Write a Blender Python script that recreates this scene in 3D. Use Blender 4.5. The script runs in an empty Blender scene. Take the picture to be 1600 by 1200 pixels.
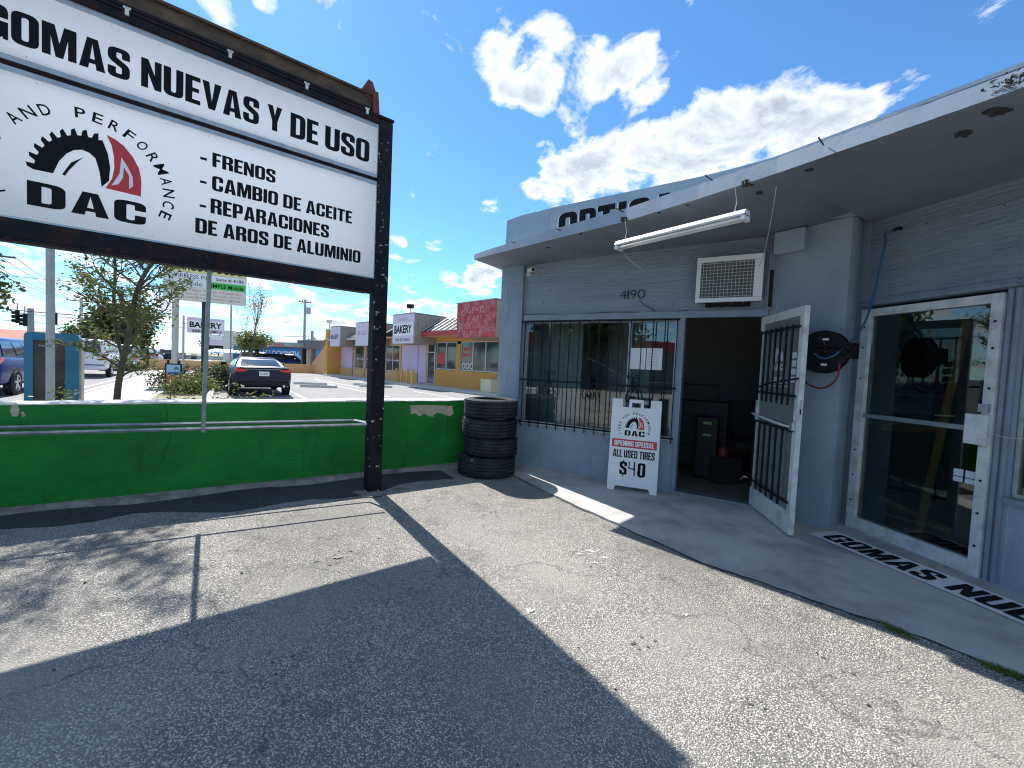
import bpy, math, random
import numpy as np
from mathutils import Vector, Matrix
from mathutils.geometry import tessellate_polygon
random.seed(4)
SC = bpy.context.scene
COL = SC.collection
R = math.radians

# ------------------------------------------------------------------ camera
CAM_H = 1.45
F_PX = 645.0                      # focal length for a 1600 px wide frame
_p, _r = R(2.4), R(2.6)
cf = Vector((0, math.cos(_p), -math.sin(_p)))
_r0 = Vector((1, 0, 0)); _u0 = _r0.cross(cf)
cr = math.cos(_r)*_r0 + math.sin(_r)*_u0
cu = -math.sin(_r)*_r0 + math.cos(_r)*_u0
cam_d = bpy.data.cameras.new('camera'); cam = bpy.data.objects.new('camera', cam_d); COL.objects.link(cam)
cam.matrix_world = Matrix(((cr.x, cu.x, -cf.x, 0), (cr.y, cu.y, -cf.y, 0), (cr.z, cu.z, -cf.z, CAM_H), (0, 0, 0, 1)))
cam_d.sensor_width = 36; cam_d.lens = F_PX/1600*36; cam_d.clip_start = 0.05; cam_d.clip_end = 3000
SC.camera = cam
SC.cycles.pixel_filter_type = 'BLACKMAN_HARRIS'; SC.cycles.filter_width = 1.1
CP = Vector((0, 0, CAM_H))

# ------------------------------------------------------------------ light
SUN_AZ = -35.0; SUN_EL = 47.2
SC.view_settings.view_transform = 'Standard'; SC.view_settings.look = 'None'
SC.view_settings.gamma = 1; SC.view_settings.use_curve_mapping = False
SC.view_settings.exposure = 1.22
sd = bpy.data.lights.new('sun', 'SUN'); sd.energy = 3.7; sd.angle = R(0.5); sd.color = (1.0, 0.955, 0.89)
so = bpy.data.objects.new('sun', sd); COL.objects.link(so)
sunv = Vector((math.sin(R(SUN_AZ))*math.cos(R(SUN_EL)), math.cos(R(SUN_AZ))*math.cos(R(SUN_EL)), math.sin(R(SUN_EL))))
so.rotation_euler = (-sunv).to_track_quat('-Z', 'Y').to_euler(); so.location = (-20, 30, 40)

def pxdir(x, y):
    return (cr*((x-800)/F_PX) + cu*((600-y)/F_PX) + cf).normalized()

world = bpy.data.worlds.new('World'); SC.world = world; world.use_nodes = True
NT = world.node_tree
for n in list(NT.nodes): NT.nodes.remove(n)
def wn(t, **k):
    n = NT.nodes.new(t)
    for a, b in k.items(): setattr(n, a, b)
    return n
def wl(a, b): NT.links.new(a, b)
def wmath(op, a, b=None, c=None, clamp=False):
    n = wn('ShaderNodeMath', operation=op, use_clamp=clamp)
    for i, v in enumerate((a, b, c)):
        if v is None: continue
        if isinstance(v, (int, float)): n.inputs[i].default_value = v
        else: wl(v, n.inputs[i])
    return n.outputs[0]
SKY_STRENGTH = 0.15
sky = wn('ShaderNodeTexSky', sky_type='NISHITA', sun_disc=False, sun_elevation=R(SUN_EL), sun_rotation=R(SUN_AZ),
         altitude=0, air_density=1.0, dust_density=0.1, ozone_density=2.0)
tc = wn('ShaderNodeTexCoord')
sep = wn('ShaderNodeSeparateXYZ'); wl(tc.outputs['Generated'], sep.inputs[0])
zc = wmath('ADD', wmath('MAXIMUM', sep.outputs[2], 0.0), 0.22)
cx = wmath('DIVIDE', sep.outputs[0], zc); cy = wmath('DIVIDE', sep.outputs[1], zc)
comb = wn('ShaderNodeCombineXYZ'); wl(cx, comb.inputs[0]); wl(cy, comb.inputs[1])
n1 = wn('ShaderNodeTexNoise'); n1.inputs['Scale'].default_value = 4.2; n1.inputs['Detail'].default_value = 12; n1.inputs['Roughness'].default_value = 0.62
n1.inputs['Distortion'].default_value = 0.35
wl(comb.outputs[0], n1.inputs['Vector'])
n2 = wn('ShaderNodeTexNoise'); n2.inputs['Scale'].default_value = 0.55; n2.inputs['Detail'].default_value = 2
wl(comb.outputs[0], n2.inputs['Vector'])
n3 = wn('ShaderNodeTexNoise'); n3.inputs['Scale'].default_value = 5.0; n3.inputs['Detail'].default_value = 6
off = wn('ShaderNodeVectorMath', operation='ADD'); wl(comb.outputs[0], off.inputs[0]); off.inputs[1].default_value = (4.3, 1.7, .4)
wl(off.outputs[0], n3.inputs['Vector'])
# heaps of cumulus: (pixel x, pixel y, angular radius deg, weight)
blobs = [(795, 108, 3.6, 1), (860, 92, 3.6, .95), (925, 110, 3.8, .95), (990, 95, 3.2, 1), (1000, 150, 3.0, .85), (905, 180, 2.6, .75), (840, 130, 3, .9),
         (870, 275, 3.2, .85), (940, 275, 5.2, 1.05), (1030, 250, 5.6, 1.1), (1120, 228, 5.4, 1.05), (1205, 205, 5, 1), (1290, 190, 3.6, .8), (1240, 130, 2.4, .8), (1165, 165, 2.2, .7), (1330, 180, 2.6, .7),
         (850, 240, 1.9, .9), (835, 292, 1.7, .9), (620, 385, 1.5, .9), (755, 435, 2.6, .95), (335, 5, 2.2, .8), (415, 0, 1.3, .8)]
acc = None
for (bx, by, rad, w) in blobs:
    d = pxdir(bx, by)
    dp = wn('ShaderNodeVectorMath', operation='DOT_PRODUCT'); wl(tc.outputs['Generated'], dp.inputs[0]); dp.inputs[1].default_value = d
    c1 = math.cos(R(rad*1.25)); 
    m = wmath('MULTIPLY', wmath('MULTIPLY', wmath('DIVIDE', wmath('SUBTRACT', dp.outputs['Value'], c1), 1-c1, clamp=True), 1.25, clamp=True), w)
    acc = m if acc is None else wmath('MAXIMUM', acc, m)
# low bank of cloud near the horizon towards the street, thinning out upwards
hz = wmath('MULTIPLY', wmath('SUBTRACT', 1.0, wmath('DIVIDE', wmath('SUBTRACT', sep.outputs[2], 0.10), 0.16, clamp=True)), 0.62)
dl = wn('ShaderNodeVectorMath', operation='DOT_PRODUCT'); wl(tc.outputs['Generated'], dl.inputs[0]); dl.inputs[1].default_value = pxdir(250, 470)
side = wmath('DIVIDE', wmath('SUBTRACT', dl.outputs['Value'], 0.25), 0.6, clamp=True)
hz = wmath('MULTIPLY', hz, wmath('ADD', wmath('MULTIPLY', side, 0.6), 0.4))
# scattered cloud added out of view for fill light, open blue above the sign
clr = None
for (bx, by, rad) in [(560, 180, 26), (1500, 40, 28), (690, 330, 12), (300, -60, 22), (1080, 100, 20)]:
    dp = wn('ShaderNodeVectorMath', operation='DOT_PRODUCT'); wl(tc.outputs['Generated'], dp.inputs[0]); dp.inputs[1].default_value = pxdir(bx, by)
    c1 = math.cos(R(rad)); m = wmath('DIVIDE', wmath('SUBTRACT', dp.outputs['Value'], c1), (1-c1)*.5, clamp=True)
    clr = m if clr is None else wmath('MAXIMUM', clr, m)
fill_cloud = wmath('MULTIPLY', wmath('MULTIPLY', wmath('SUBTRACT', n2.outputs['Fac'], 0.40, clamp=True), 3.0, clamp=True), wmath('SUBTRACT', 1.0, clr))
acc = wmath('MAXIMUM', acc, wmath('MAXIMUM', hz, fill_cloud))
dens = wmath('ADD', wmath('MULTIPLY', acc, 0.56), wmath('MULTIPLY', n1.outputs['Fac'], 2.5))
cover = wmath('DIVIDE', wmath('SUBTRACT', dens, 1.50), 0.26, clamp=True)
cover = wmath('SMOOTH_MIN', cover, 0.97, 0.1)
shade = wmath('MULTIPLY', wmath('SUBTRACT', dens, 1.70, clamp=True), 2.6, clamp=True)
ramp = wn('ShaderNodeMix', data_type='RGBA')
wl(wmath('MULTIPLY', shade, wmath('ADD', n3.outputs['Fac'], 0.2), clamp=True), ramp.inputs[0])
ramp.inputs[6].default_value = (3.3, 3.45, 3.6, 1); ramp.inputs[7].default_value = (1.2, 1.45, 1.8, 1)
hsv = wn('ShaderNodeMix', data_type='RGBA', blend_type='MULTIPLY'); hsv.inputs[0].default_value = 1.0; hsv.inputs[7].default_value = (.29, .47, .60, 1)
wl(sky.outputs[0], hsv.inputs[6])
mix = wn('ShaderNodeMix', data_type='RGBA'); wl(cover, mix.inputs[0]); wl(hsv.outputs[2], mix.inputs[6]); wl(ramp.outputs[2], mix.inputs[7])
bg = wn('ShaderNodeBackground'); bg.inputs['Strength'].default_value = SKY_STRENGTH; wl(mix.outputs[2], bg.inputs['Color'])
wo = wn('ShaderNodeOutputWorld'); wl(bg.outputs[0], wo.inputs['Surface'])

# ------------------------------------------------------------------ helpers
def at(x, y, z=0.0):
    "point of the plane at height z seen at a pixel of the 1600 px photograph"
    d = pxdir(x, y); return CP + d*((z-CAM_H)/d.z)
def atY(x, y, Y):
    d = pxdir(x, y); return CP + d*(Y/d.y)
def frame(o, ang):
    "x along the wall, y away from the viewer, z up"
    return Matrix.Translation(Vector((o[0], o[1], o[2] if len(o) > 2 else 0))) @ Matrix.Rotation(ang, 4, 'Z')
def onplane(x, y, M, off=0.0):
    Mi = M.inverted(); o = Mi @ CP; d = Mi.to_3x3() @ pxdir(x, y)
    p = o + d*((off-o.y)/d.y); return p.x, p.z
ROOTM = {}
def thing(name, label, cat, loc=(0, 0, 0), rot=0.0, group=None):
    o = bpy.data.objects.new(name, None); COL.objects.link(o); o.empty_display_size = .2
    o.location = loc; o.rotation_euler = (0, 0, rot); o['label'] = label; o['category'] = cat
    if group: o['group'] = group
    ROOTM[o.name] = frame(loc, rot).inverted()
    return o
def rootinv(p):
    while p is not None and p.parent is not None: p = p.parent
    return ROOTM.get(p.name, Matrix.Identity(4)) if p is not None else Matrix.Identity(4)
def tag(o, label, cat, group=None, kind=None):
    o['label'] = label; o['category'] = cat
    if group: o['group'] = group
    if kind: o['kind'] = kind
    return o
I4 = Matrix.Identity(4)
class MB:
    def __init__(s, M=I4): s.v = []; s.f = []; s.M = M
    def add(s, vs, fs):
        n = len(s.v); s.v += [s.M @ Vector(v) for v in vs]; s.f += [tuple(i+n for i in f) for f in fs]; return s
    def box(s, x0, x1, y0, y1, z0, z1):
        return s.add([(x0,y0,z0),(x1,y0,z0),(x1,y1,z0),(x0,y1,z0),(x0,y0,z1),(x1,y0,z1),(x1,y1,z1),(x0,y1,z1)],
                     [(0,3,2,1),(4,5,6,7),(0,1,5,4),(1,2,6,5),(2,3,7,6),(3,0,4,7)])
    def quad(s, a, b, c, d): return s.add([a, b, c, d], [(0,1,2,3)])
    def prism(s, poly, z0, z1):
        n = len(poly); 
        ar = sum(poly[i][0]*poly[(i+1)%n][1]-poly[(i+1)%n][0]*poly[i][1] for i in range(n))
        if ar < 0: poly = poly[::-1]
        Z0 = z0 if callable(z0) else (lambda p: z0); Z1 = z1 if callable(z1) else (lambda p: z1)
        vs = [(p[0], p[1], Z0(p)) for p in poly] + [(p[0], p[1], Z1(p)) for p in poly]
        return s.add(vs, [tuple(range(n))[::-1], tuple(range(n, 2*n))] + [(i, (i+1)%n, n+(i+1)%n, n+i) for i in range(n)])
    def wallpoly(s, poly, y0, y1):
        "polygon in x,z given depth y0..y1"
        n = len(poly)
        vs = [(p[0], y0, p[1]) for p in poly] + [(p[0], y1, p[1]) for p in poly]
        return s.add(vs, [tuple(range(n)), tuple(range(n, 2*n))[::-1]] + [(i, n+i, n+(i+1)%n, (i+1)%n) for i in range(n)])
    def tube(s, pts, r, n=8, r1=None, cap=True):
        pts = [Vector(p) for p in pts]; m = len(pts); vs = []; fs = []
        up = None
        for i, p in enumerate(pts):
            t = (pts[min(i+1, m-1)]-pts[max(i-1, 0)]).normalized()
            if up is None: up = t.orthogonal().normalized()
            up = (up - t*up.dot(t)); up = up.normalized() if up.length > 1e-6 else t.orthogonal().normalized()
            b = t.cross(up); rr = r if r1 is None else r+(r1-r)*i/(m-1)
            for k in range(n):
                a = 2*math.pi*k/n + math.pi/n; vs.append(p + up*(math.cos(a)*rr) + b*(math.sin(a)*rr))
        for i in range(m-1):
            for k in range(n):
                fs.append((i*n+k, i*n+(k+1)%n, (i+1)*n+(k+1)%n, (i+1)*n+k))
        if cap: fs += [tuple(range(n))[::-1], tuple((m-1)*n+k for k in range(n))]
        return s.add(vs, fs)
    def lathe(s, prof, c=(0,0,0), axis='z', n=24):
        vs = []; fs = []; m = len(prof)
        for k in range(n):
            a = 2*math.pi*k/n
            for (r, h) in prof:
                x, y = r*math.cos(a), r*math.sin(a)
                p = (x, y, h) if axis == 'z' else ((h, x, y) if axis == 'x' else (x, h, y))
                vs.append((p[0]+c[0], p[1]+c[1], p[2]+c[2]))
        for k in range(n):
            k2 = (k+1) % n
            for i in range(m-1): fs.append((k*m+i, k2*m+i, k2*m+i+1, k*m+i+1))
        return s.add(vs, fs)
    def build(s, name, mat, parent=None, smooth=False, kind=None, bevel=0):
        Mi = rootinv(parent)
        me = bpy.data.meshes.new(name); me.from_pydata([tuple(Mi @ v) for v in s.v], [], s.f); me.update()
        if mat: me.materials.append(mat)
        if smooth: me.shade_smooth() if smooth is True else (me.shade_smooth(), me.set_sharp_from_angle(angle=R(smooth)))
        o = bpy.data.objects.new(name, me); COL.objects.link(o)
        if parent: o.parent = parent
        if kind: o['kind'] = kind
        if bevel:
            b = o.modifiers.new('bevel', 'BEVEL'); b.width = bevel; b.segments = 2; b.limit_method = 'ANGLE'; b.angle_limit = R(40)
        return o
def copy_tree(o, parent=None):
    c = o.copy(); COL.objects.link(c); c.parent = parent
    for ch in list(o.children): copy_tree(ch, c)
    return c

def smoothpts(P_, k=5):
    out = []; n_ = len(P_)
    for i in range(n_-1):
        p0, p1, p2, p3 = P_[max(0, i-1)], P_[i], P_[i+1], P_[min(n_-1, i+2)]
        for j in range(k):
            t = j/k; out.append(.5*((2*p1)+(-p0+p2)*t+(2*p0-5*p1+4*p2-p3)*t*t+(-p0+3*p1-3*p2+p3)*t**3))
    return out+[P_[-1]]

# ------------------------------------------------------------------ materials
def mat(name, col, rough=.6, metal=0., var=.12, vs=3., bump=.0, bs=60., stretch=(1,1,1), dirt=None, spec=.5, coat=0, wear=None, vdetail=4, streak=None):
    """dirt=(color, amount 0..1, scale); wear=(color, threshold, scale) sharp chips"""
    m = bpy.data.materials.new(name); m.use_nodes = True; nt = m.node_tree; N = nt.nodes; L = nt.links
    b = N['Principled BSDF']; b.inputs['Roughness'].default_value = rough; b.inputs['Metallic'].default_value = metal
    b.inputs['Specular IOR Level'].default_value = spec; b.inputs['Coat Weight'].default_value = coat
    tcn = N.new('ShaderNodeTexCoord'); mp = N.new('ShaderNodeMapping'); mp.inputs['Scale'].default_value = stretch
    L.new(tcn.outputs['Object'], mp.inputs[0]); vec = mp.outputs[0]
    def noise(scale, det=4, rg=.55):
        n = N.new('ShaderNodeTexNoise'); n.inputs['Scale'].default_value = scale; n.inputs['Detail'].default_value = det; n.inputs['Roughness'].default_value = rg
        L.new(vec, n.inputs['Vector']); return n.outputs['Fac']
    def rampf(f, a, c):
        r = N.new('ShaderNodeMapRange'); r.inputs[1].default_value = a; r.inputs[2].default_value = c; L.new(f, r.inputs[0]); return r.outputs[0]
    def mixc(f, a, c):
        x = N.new('ShaderNodeMix'); x.data_type = 'RGBA'; L.new(f, x.inputs[0])
        for i, q in ((6, a), (7, c)):
            if isinstance(q, tuple): x.inputs[i].default_value = (*q[:3], 1)
            else: L.new(q, x.inputs[i])
        return x.outputs[2]
    c = tuple(col)
    out = mixc(rampf(noise(vs, vdetail), .3, .7), tuple(v*(1-var) for v in c), tuple(min(1, v*(1+var)) for v in c))
    if dirt: 
        out = mixc(N_mul(N, L, rampf(noise(dirt[2], 7, .65), .45, .72), dirt[1]), out, dirt[0])
    if streak:
        m2 = N.new('ShaderNodeMapping'); m2.inputs['Scale'].default_value = (5, 5, .45); L.new(tcn.outputs['Object'], m2.inputs[0])
        n9 = N.new('ShaderNodeTexNoise'); n9.inputs['Scale'].default_value = 2.2; n9.inputs['Detail'].default_value = 8; n9.inputs['Roughness'].default_value = .65; L.new(m2.outputs[0], n9.inputs['Vector'])
        out = mixc(N_mul(N, L, rampf(n9.outputs['Fac'], .56, .74), streak[1]), out, streak[0])
    if wear:
        out = mixc(rampf(noise(wear[2], 6, .6), wear[1], wear[1]+.03), out, wear[0])
    L.new(out, b.inputs['Base Color'])
    if bump:
        bn = N.new('ShaderNodeBump'); bn.inputs['Strength'].default_value = min(1, bump); bn.inputs['Distance'].default_value = .01*max(1, bump)
        L.new(noise(bs, 5, .6), bn.inputs['Height']); L.new(bn.outputs[0], b.inputs['Normal'])
    return m
def N_mul(N, L, f, v):
    k = N.new('ShaderNodeMath'); k.operation = 'MULTIPLY'; L.new(f, k.inputs[0]); k.inputs[1].default_value = v; return k.outputs[0]
def glassmat(name, tint=(.6,.68,.68), refl=.10, rough=.01, opaque=0.0):
    m = bpy.data.materials.new(name); m.use_nodes = True; N = m.node_tree.nodes; L = m.node_tree.links
    for n in list(N): N.remove(n)
    t = N.new('ShaderNodeBsdfTransparent'); t.inputs[0].default_value = (*tint, 1)
    g = N.new('ShaderNodeBsdfGlossy'); g.inputs[0].default_value = (1,1,1,1); g.inputs['Roughness'].default_value = rough
    fr = N.new('ShaderNodeFresnel'); fr.inputs[0].default_value = 1.5
    ad = N.new('ShaderNodeMath'); ad.operation = 'ADD'; L.new(fr.outputs[0], ad.inputs[0]); ad.inputs[1].default_value = refl; ad.use_clamp = True
    nz = N.new('ShaderNodeTexNoise'); nz.inputs['Scale'].default_value = 1.3
    bp = N.new('ShaderNodeBump'); bp.inputs['Strength'].default_value = .02; L.new(nz.outputs[0], bp.inputs['Height']); L.new(bp.outputs[0], g.inputs['Normal'])
    mx = N.new('ShaderNodeMixShader'); L.new(ad.outputs[0], mx.inputs[0]); L.new(t.outputs[0], mx.inputs[1]); L.new(g.outputs[0], mx.inputs[2])
    last = mx
    if opaque:
        d = N.new('ShaderNodeBsdfDiffuse'); d.inputs[0].default_value = (.5,.52,.5,1)
        m2 = N.new('ShaderNodeMixShader'); m2.inputs[0].default_value = opaque; L.new(mx.outputs[0], m2.inputs[1]); L.new(d.outputs[0], m2.inputs[2]); last = m2
    o = N.new('ShaderNodeOutputMaterial'); L.new(last.outputs[0], o.inputs[0])
    return m
def asphalt(name, light, dark, base, scale=75, bump=.6, crack=True):
    m = bpy.data.materials.new(name); m.use_nodes = True; N = m.node_tree.nodes; L = m.node_tree.links
    b = N['Principled BSDF']; b.inputs['Roughness'].default_value = .9; b.inputs['Specular IOR Level'].default_value = .25
    t = N.new('ShaderNodeTexCoord'); V = t.outputs['Object']
    def nz(s, d=4, r=.6):
        n = N.new('ShaderNodeTexNoise'); n.inputs['Scale'].default_value = s; n.inputs['Detail'].default_value = d; n.inputs['Roughness'].default_value = r; L.new(V, n.inputs['Vector']); return n.outputs['Fac']
    def mr(f, a, c, x=0., y=1.):
        r = N.new('ShaderNodeMapRange'); r.inputs[1].default_value = a; r.inputs[2].default_value = c; r.inputs[3].default_value = x; r.inputs[4].default_value = y; L.new(f, r.inputs[0]); return r.outputs[0]
    def mixc(f, a, c):
        x = N.new('ShaderNodeMix'); x.data_type = 'RGBA'
        if isinstance(f, float): x.inputs[0].default_value = f
        else: L.new(f, x.inputs[0])
        for i, q in ((6, a), (7, c)):
            if isinstance(q, tuple): x.inputs[i].default_value = (*q, 1)
            else: L.new(q, x.inputs[i])
        return x.outputs[2]
    v = N.new('ShaderNodeTexVoronoi'); v.inputs['Scale'].default_value = scale
    # warp the cells a little so that the stones are not regular
    wv = N.new('ShaderNodeTexNoise'); wv.inputs['Scale'].default_value = scale*.6; L.new(V, wv.inputs['Vector'])
    va = N.new('ShaderNodeVectorMath'); va.operation = 'MULTIPLY_ADD'; L.new(wv.outputs['Color'], va.inputs[0]); va.inputs[1].default_value = (1.2/scale,)*3; L.new(V, va.inputs[2])
    L.new(va.outputs[0], v.inputs['Vector'])
    sp = N.new('ShaderNodeSeparateColor'); L.new(v.outputs['Color'], sp.inputs[0])
    stone = mixc(mr(sp.outputs[0], .30, .72), dark, light)
    gap = mr(v.outputs['Distance'], .32, .62)
    c = mixc(gap, stone, base)
    worn = mr(nz(.9, 6), .35, .65)
    c = mixc(N_mul(N, L, mr(nz(1.0, 8, .68), .46, .64), .68), c, tuple(x*.82 for x in base))
    c = mixc(N_mul(N, L, mr(nz(2.2, 9, .74), .53, .68), .6), c, tuple(x*.5 for x in base))
    c = mixc(N_mul(N, L, mr(nz(.5, 7, .62), .48, .70), .42), c, tuple(x*.95 for x in light))
    hs = N.new('ShaderNodeHueSaturation'); L.new(c, hs.inputs['Color']); L.new(mr(nz(150, 3), .3, .7, .70, 1.28), hs.inputs['Value'])
    c = hs.outputs[0]
    if crack:
        vo = N.new('ShaderNodeTexVoronoi'); vo.feature = 'DISTANCE_TO_EDGE'; vo.inputs['Scale'].default_value = .55
        w2 = N.new('ShaderNodeTexNoise'); w2.inputs['Scale'].default_value = 2.2; w2.inputs['Detail'].default_value = 8; L.new(V, w2.inputs['Vector'])
        a2 = N.new('ShaderNodeVectorMath'); a2.operation = 'MULTIPLY_ADD'; L.new(w2.outputs['Color'], a2.inputs[0]); a2.inputs[1].default_value = (.9,)*3; L.new(V, a2.inputs[2])
        L.new(a2.outputs[0], vo.inputs['Vector'])
        ck = N_mul(N, L, mr(vo.outputs['Distance'], .0, .006, 1, 0), .55)
        c = mixc(ck, c, tuple(x*.3 for x in base))
    L.new(c, b.inputs['Base Color'])
    bp = N.new('ShaderNodeBump'); bp.inputs['Strength'].default_value = bump; bp.inputs['Distance'].default_value = .006
    hgt = N.new('ShaderNodeMath'); hgt.operation = 'ADD'; L.new(mr(v.outputs['Distance'], 0., .7, 1, 0), hgt.inputs[0]); L.new(nz(150, 4), hgt.inputs[1])
    L.new(hgt.outputs[0], bp.inputs['Height']); L.new(bp.outputs[0], b.inputs['Normal'])
    return m
def leafmat(name, cols, trans=.25):
    m = bpy.data.materials.new(name); m.use_nodes = True; N = m.node_tree.nodes; L = m.node_tree.links
    b = N['Principled BSDF']; b.inputs['Roughness'].default_value = .55
    g = N.new('ShaderNodeNewGeometry'); r = N.new('ShaderNodeValToRGB'); L.new(g.outputs['Random Per Island'], r.inputs[0])
    e = r.color_ramp.elements
    e[0].color = (*cols[0], 1); e[1].color = (*cols[-1], 1)
    for i, c in enumerate(cols[1:-1]):
        q = e.new((i+1)/(len(cols)-1)); q.color = (*c, 1)
    L.new(r.outputs[0], b.inputs['Base Color'])
    tr = N.new('ShaderNodeBsdfTranslucent'); L.new(r.outputs[0], tr.inputs[0])
    mx = N.new('ShaderNodeMixShader'); mx.inputs[0].default_value = trans
    L.new(b.outputs[0], mx.inputs[1]); L.new(tr.outputs[0], mx.inputs[2]); L.new(mx.outputs[0], N['Material Output'].inputs[0])
    return m

K = {}
K['asphalt'] = asphalt('worn_asphalt', (.74,.695,.615), (.19,.18,.165), (.185,.178,.166), scale=135, bump=.8)
K['lot'] = asphalt('faded_lot_asphalt', (.36,.355,.345), (.25,.245,.24), (.27,.265,.26), scale=40, bump=.2)
K['road'] = asphalt('road_asphalt', (.36,.355,.35), (.24,.235,.23), (.26,.25,.245), scale=30, bump=.2, crack=False)
K['patch'] = asphalt('sealed_asphalt', (.10,.10,.10), (.05,.05,.05), (.05,.05,.052), scale=90, bump=.4)
K['soil'] = mat('soil', (.22,.2,.12), .95, var=.3, vs=.6, bump=.3)
K['concrete'] = mat('walkway_concrete', (.50,.49,.455), .85, var=.10, vs=2.5, bump=.25, bs=90, dirt=((.15,.14,.125), .75, 1.6), vdetail=9)
K['footing'] = mat('rough_footing', (.26,.25,.22), .9, var=.3, vs=9, bump=.8, bs=45, dirt=((.09,.09,.08), .8, 5))
K['curb'] = mat('curb_concrete', (.6,.58,.54), .8, var=.1, vs=3, dirt=((.25,.24,.22), .6, 3))
K['white_cap'] = mat('white_wall_cap', (.78,.76,.7), .7, var=.08, vs=5, bump=.4, bs=40, dirt=((.3,.28,.22), .5, 6))
K['green'] = mat('green_wall_paint', (.010,.215,.027), .6, var=.14, vs=1.2, bump=.6, bs=22, stretch=(1,1,2.2), dirt=((.006,.10,.014), .7, 1.6), spec=.3, streak=((.004,.055,.01), .55))
K['greendark'] = mat('dark_green_crack', (.004,.05,.01), .8)
K['peel'] = mat('bare_render', (.55,.47,.34), .9, var=.2, vs=12, bump=.6, bs=60, dirt=((.3,.25,.18), .7, 14))
K['grey_wall'] = mat('blue_grey_wall_paint', (.28,.34,.40), .6, var=.10, vs=2.0, bump=.55, bs=34, dirt=((.19,.25,.315), .6, 1.5), streak=((.16,.20,.24), .5))
K['ridge_wall'] = mat('ridged_blue_grey_paint', (.25,.305,.36), .6, var=.11, vs=3, bump=2.4, bs=15, stretch=(.28,.28,2.6), dirt=((.17,.225,.285), .6, 2.5))
K['grey_trim'] = mat('grey_trim_paint', (.24,.29,.35), .5, var=.1, vs=5, bump=.3, bs=40, dirt=((.09,.11,.13), .6, 5))
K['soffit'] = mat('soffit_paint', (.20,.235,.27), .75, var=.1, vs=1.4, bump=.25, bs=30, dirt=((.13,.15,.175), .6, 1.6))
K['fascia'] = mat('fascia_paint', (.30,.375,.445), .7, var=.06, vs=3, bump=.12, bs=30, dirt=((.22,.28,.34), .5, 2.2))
K['alu'] = mat('white_aluminium', (.66,.68,.66), .4, var=.08, vs=6, dirt=((.22,.22,.2), .55, 9), wear=((.3,.32,.33), .68, 22))
K['alu2'] = mat('dull_aluminium', (.36,.40,.42), .35, metal=.6, var=.1, vs=6, dirt=((.18,.19,.2), .5, 8))
K['white'] = mat('white_plastic', (.78,.79,.8), .4, var=.03, vs=3)
K['offwhite'] = mat('off_white_enamel', (.66,.65,.6), .45, var=.05, vs=5, dirt=((.35,.32,.26), .5, 8))
K['panel'] = mat('sign_panel_white', (.80,.81,.83), .35, var=.02, vs=1.2, dirt=((.62,.62,.6), .3, 2.5))
def translucent(name, col, t):
    m = mat(name, col, .35, var=.02, vs=1.2, dirt=((.66,.66,.64), .3, 2.5)); N = m.node_tree.nodes; L = m.node_tree.links
    tr = N.new('ShaderNodeBsdfTranslucent'); tr.inputs[0].default_value = (*col, 1); mx = N.new('ShaderNodeMixShader'); mx.inputs[0].default_value = t
    L.new(N['Principled BSDF'].outputs[0], mx.inputs[1]); L.new(tr.outputs[0], mx.inputs[2]); L.new(mx.outputs[0], N['Material Output'].inputs[0]); return m
K['panel2'] = mat('logo_white', (.8,.8,.8), .5, var=.02)
K['acrylic'] = translucent('white_acrylic', (.79,.81,.84), .5)
K['print_black'] = mat('print_black', (.010,.011,.014), .75, var=.1, spec=.12)
K['print_red'] = mat('print_red', (.55,.025,.03), .4, var=.05)
K['print_white'] = mat('print_white', (.8,.8,.8), .5, var=.02)
K['iron'] = mat('black_chipped_paint', (.009,.011,.015), .7, spec=.2, var=.3, vs=8, bump=.6, bs=40, dirt=((.05,.018,.014), .5, 3), wear=((.5,.5,.48), .64, 20))
K['iron2'] = mat('black_rusty_beam', (.009,.011,.016), .7, spec=.2, var=.3, vs=5, bump=.7, bs=30, dirt=((.07,.018,.012), .6, 4.5), wear=((.09,.022,.016), .66, 7))
K['rust'] = mat('rusty_channel', (.11,.07,.045), .9, var=.4, vs=9, bump=.8, bs=35, stretch=(.6,.6,1.5), dirt=((.02,.02,.02), .8, 3.5))
K['redrust'] = mat('red_oxide', (.16,.035,.025), .8, var=.3, vs=14, bump=.5, dirt=((.03,.02,.02), .6, 12))
K['galv'] = mat('galvanised_bar', (.27,.32,.33), .45, metal=.3, var=.2, vs=14, dirt=((.12,.2,.16), .7, 11))
K['barblack'] = mat('black_bar_paint', (.010,.011,.014), .6, spec=.25, var=.25, vs=15)
K['rubber'] = mat('tyre_rubber', (.022,.024,.028), .8, spec=.25, var=.25, vs=7, bump=.5, bs=70, dirt=((.085,.085,.085), .55, 5))
K['blackplastic'] = mat('black_plastic', (.009,.009,.011), .5, spec=.3, var=.15)
K['darkint'] = mat('dark_upholstery', (.02,.02,.022), .7, var=.3)
K['intwall'] = mat('interior_wall', (.26,.25,.235), .8, var=.08, vs=1.5)
K['intfloor'] = mat('interior_floor', (.13,.11,.095), .6, var=.25, vs=4)
K['wood'] = mat('lumber', (.62,.27,.07), .7, var=.2, vs=5, stretch=(6,6,.8))
K['bluehose'] = mat('blue_hose', (.02,.12,.25), .4, var=.1)
K['redhose'] = mat('red_hose', (.22,.02,.02), .5, var=.3, vs=60)
K['wire'] = mat('wire', (.5,.5,.48), .5, var=.1)
K['wiredark'] = mat('dark_wire', (.03,.03,.035), .5, var=.1)
K['glass'] = glassmat('window_glass', (.80,.86,.86), .05)
K['glassdark'] = glassmat('dark_door_glass', (.62,.68,.66), .02)
K['glasspale'] = glassmat('pale_door_glass', (.62,.75,.76), .12, opaque=.26)
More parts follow.
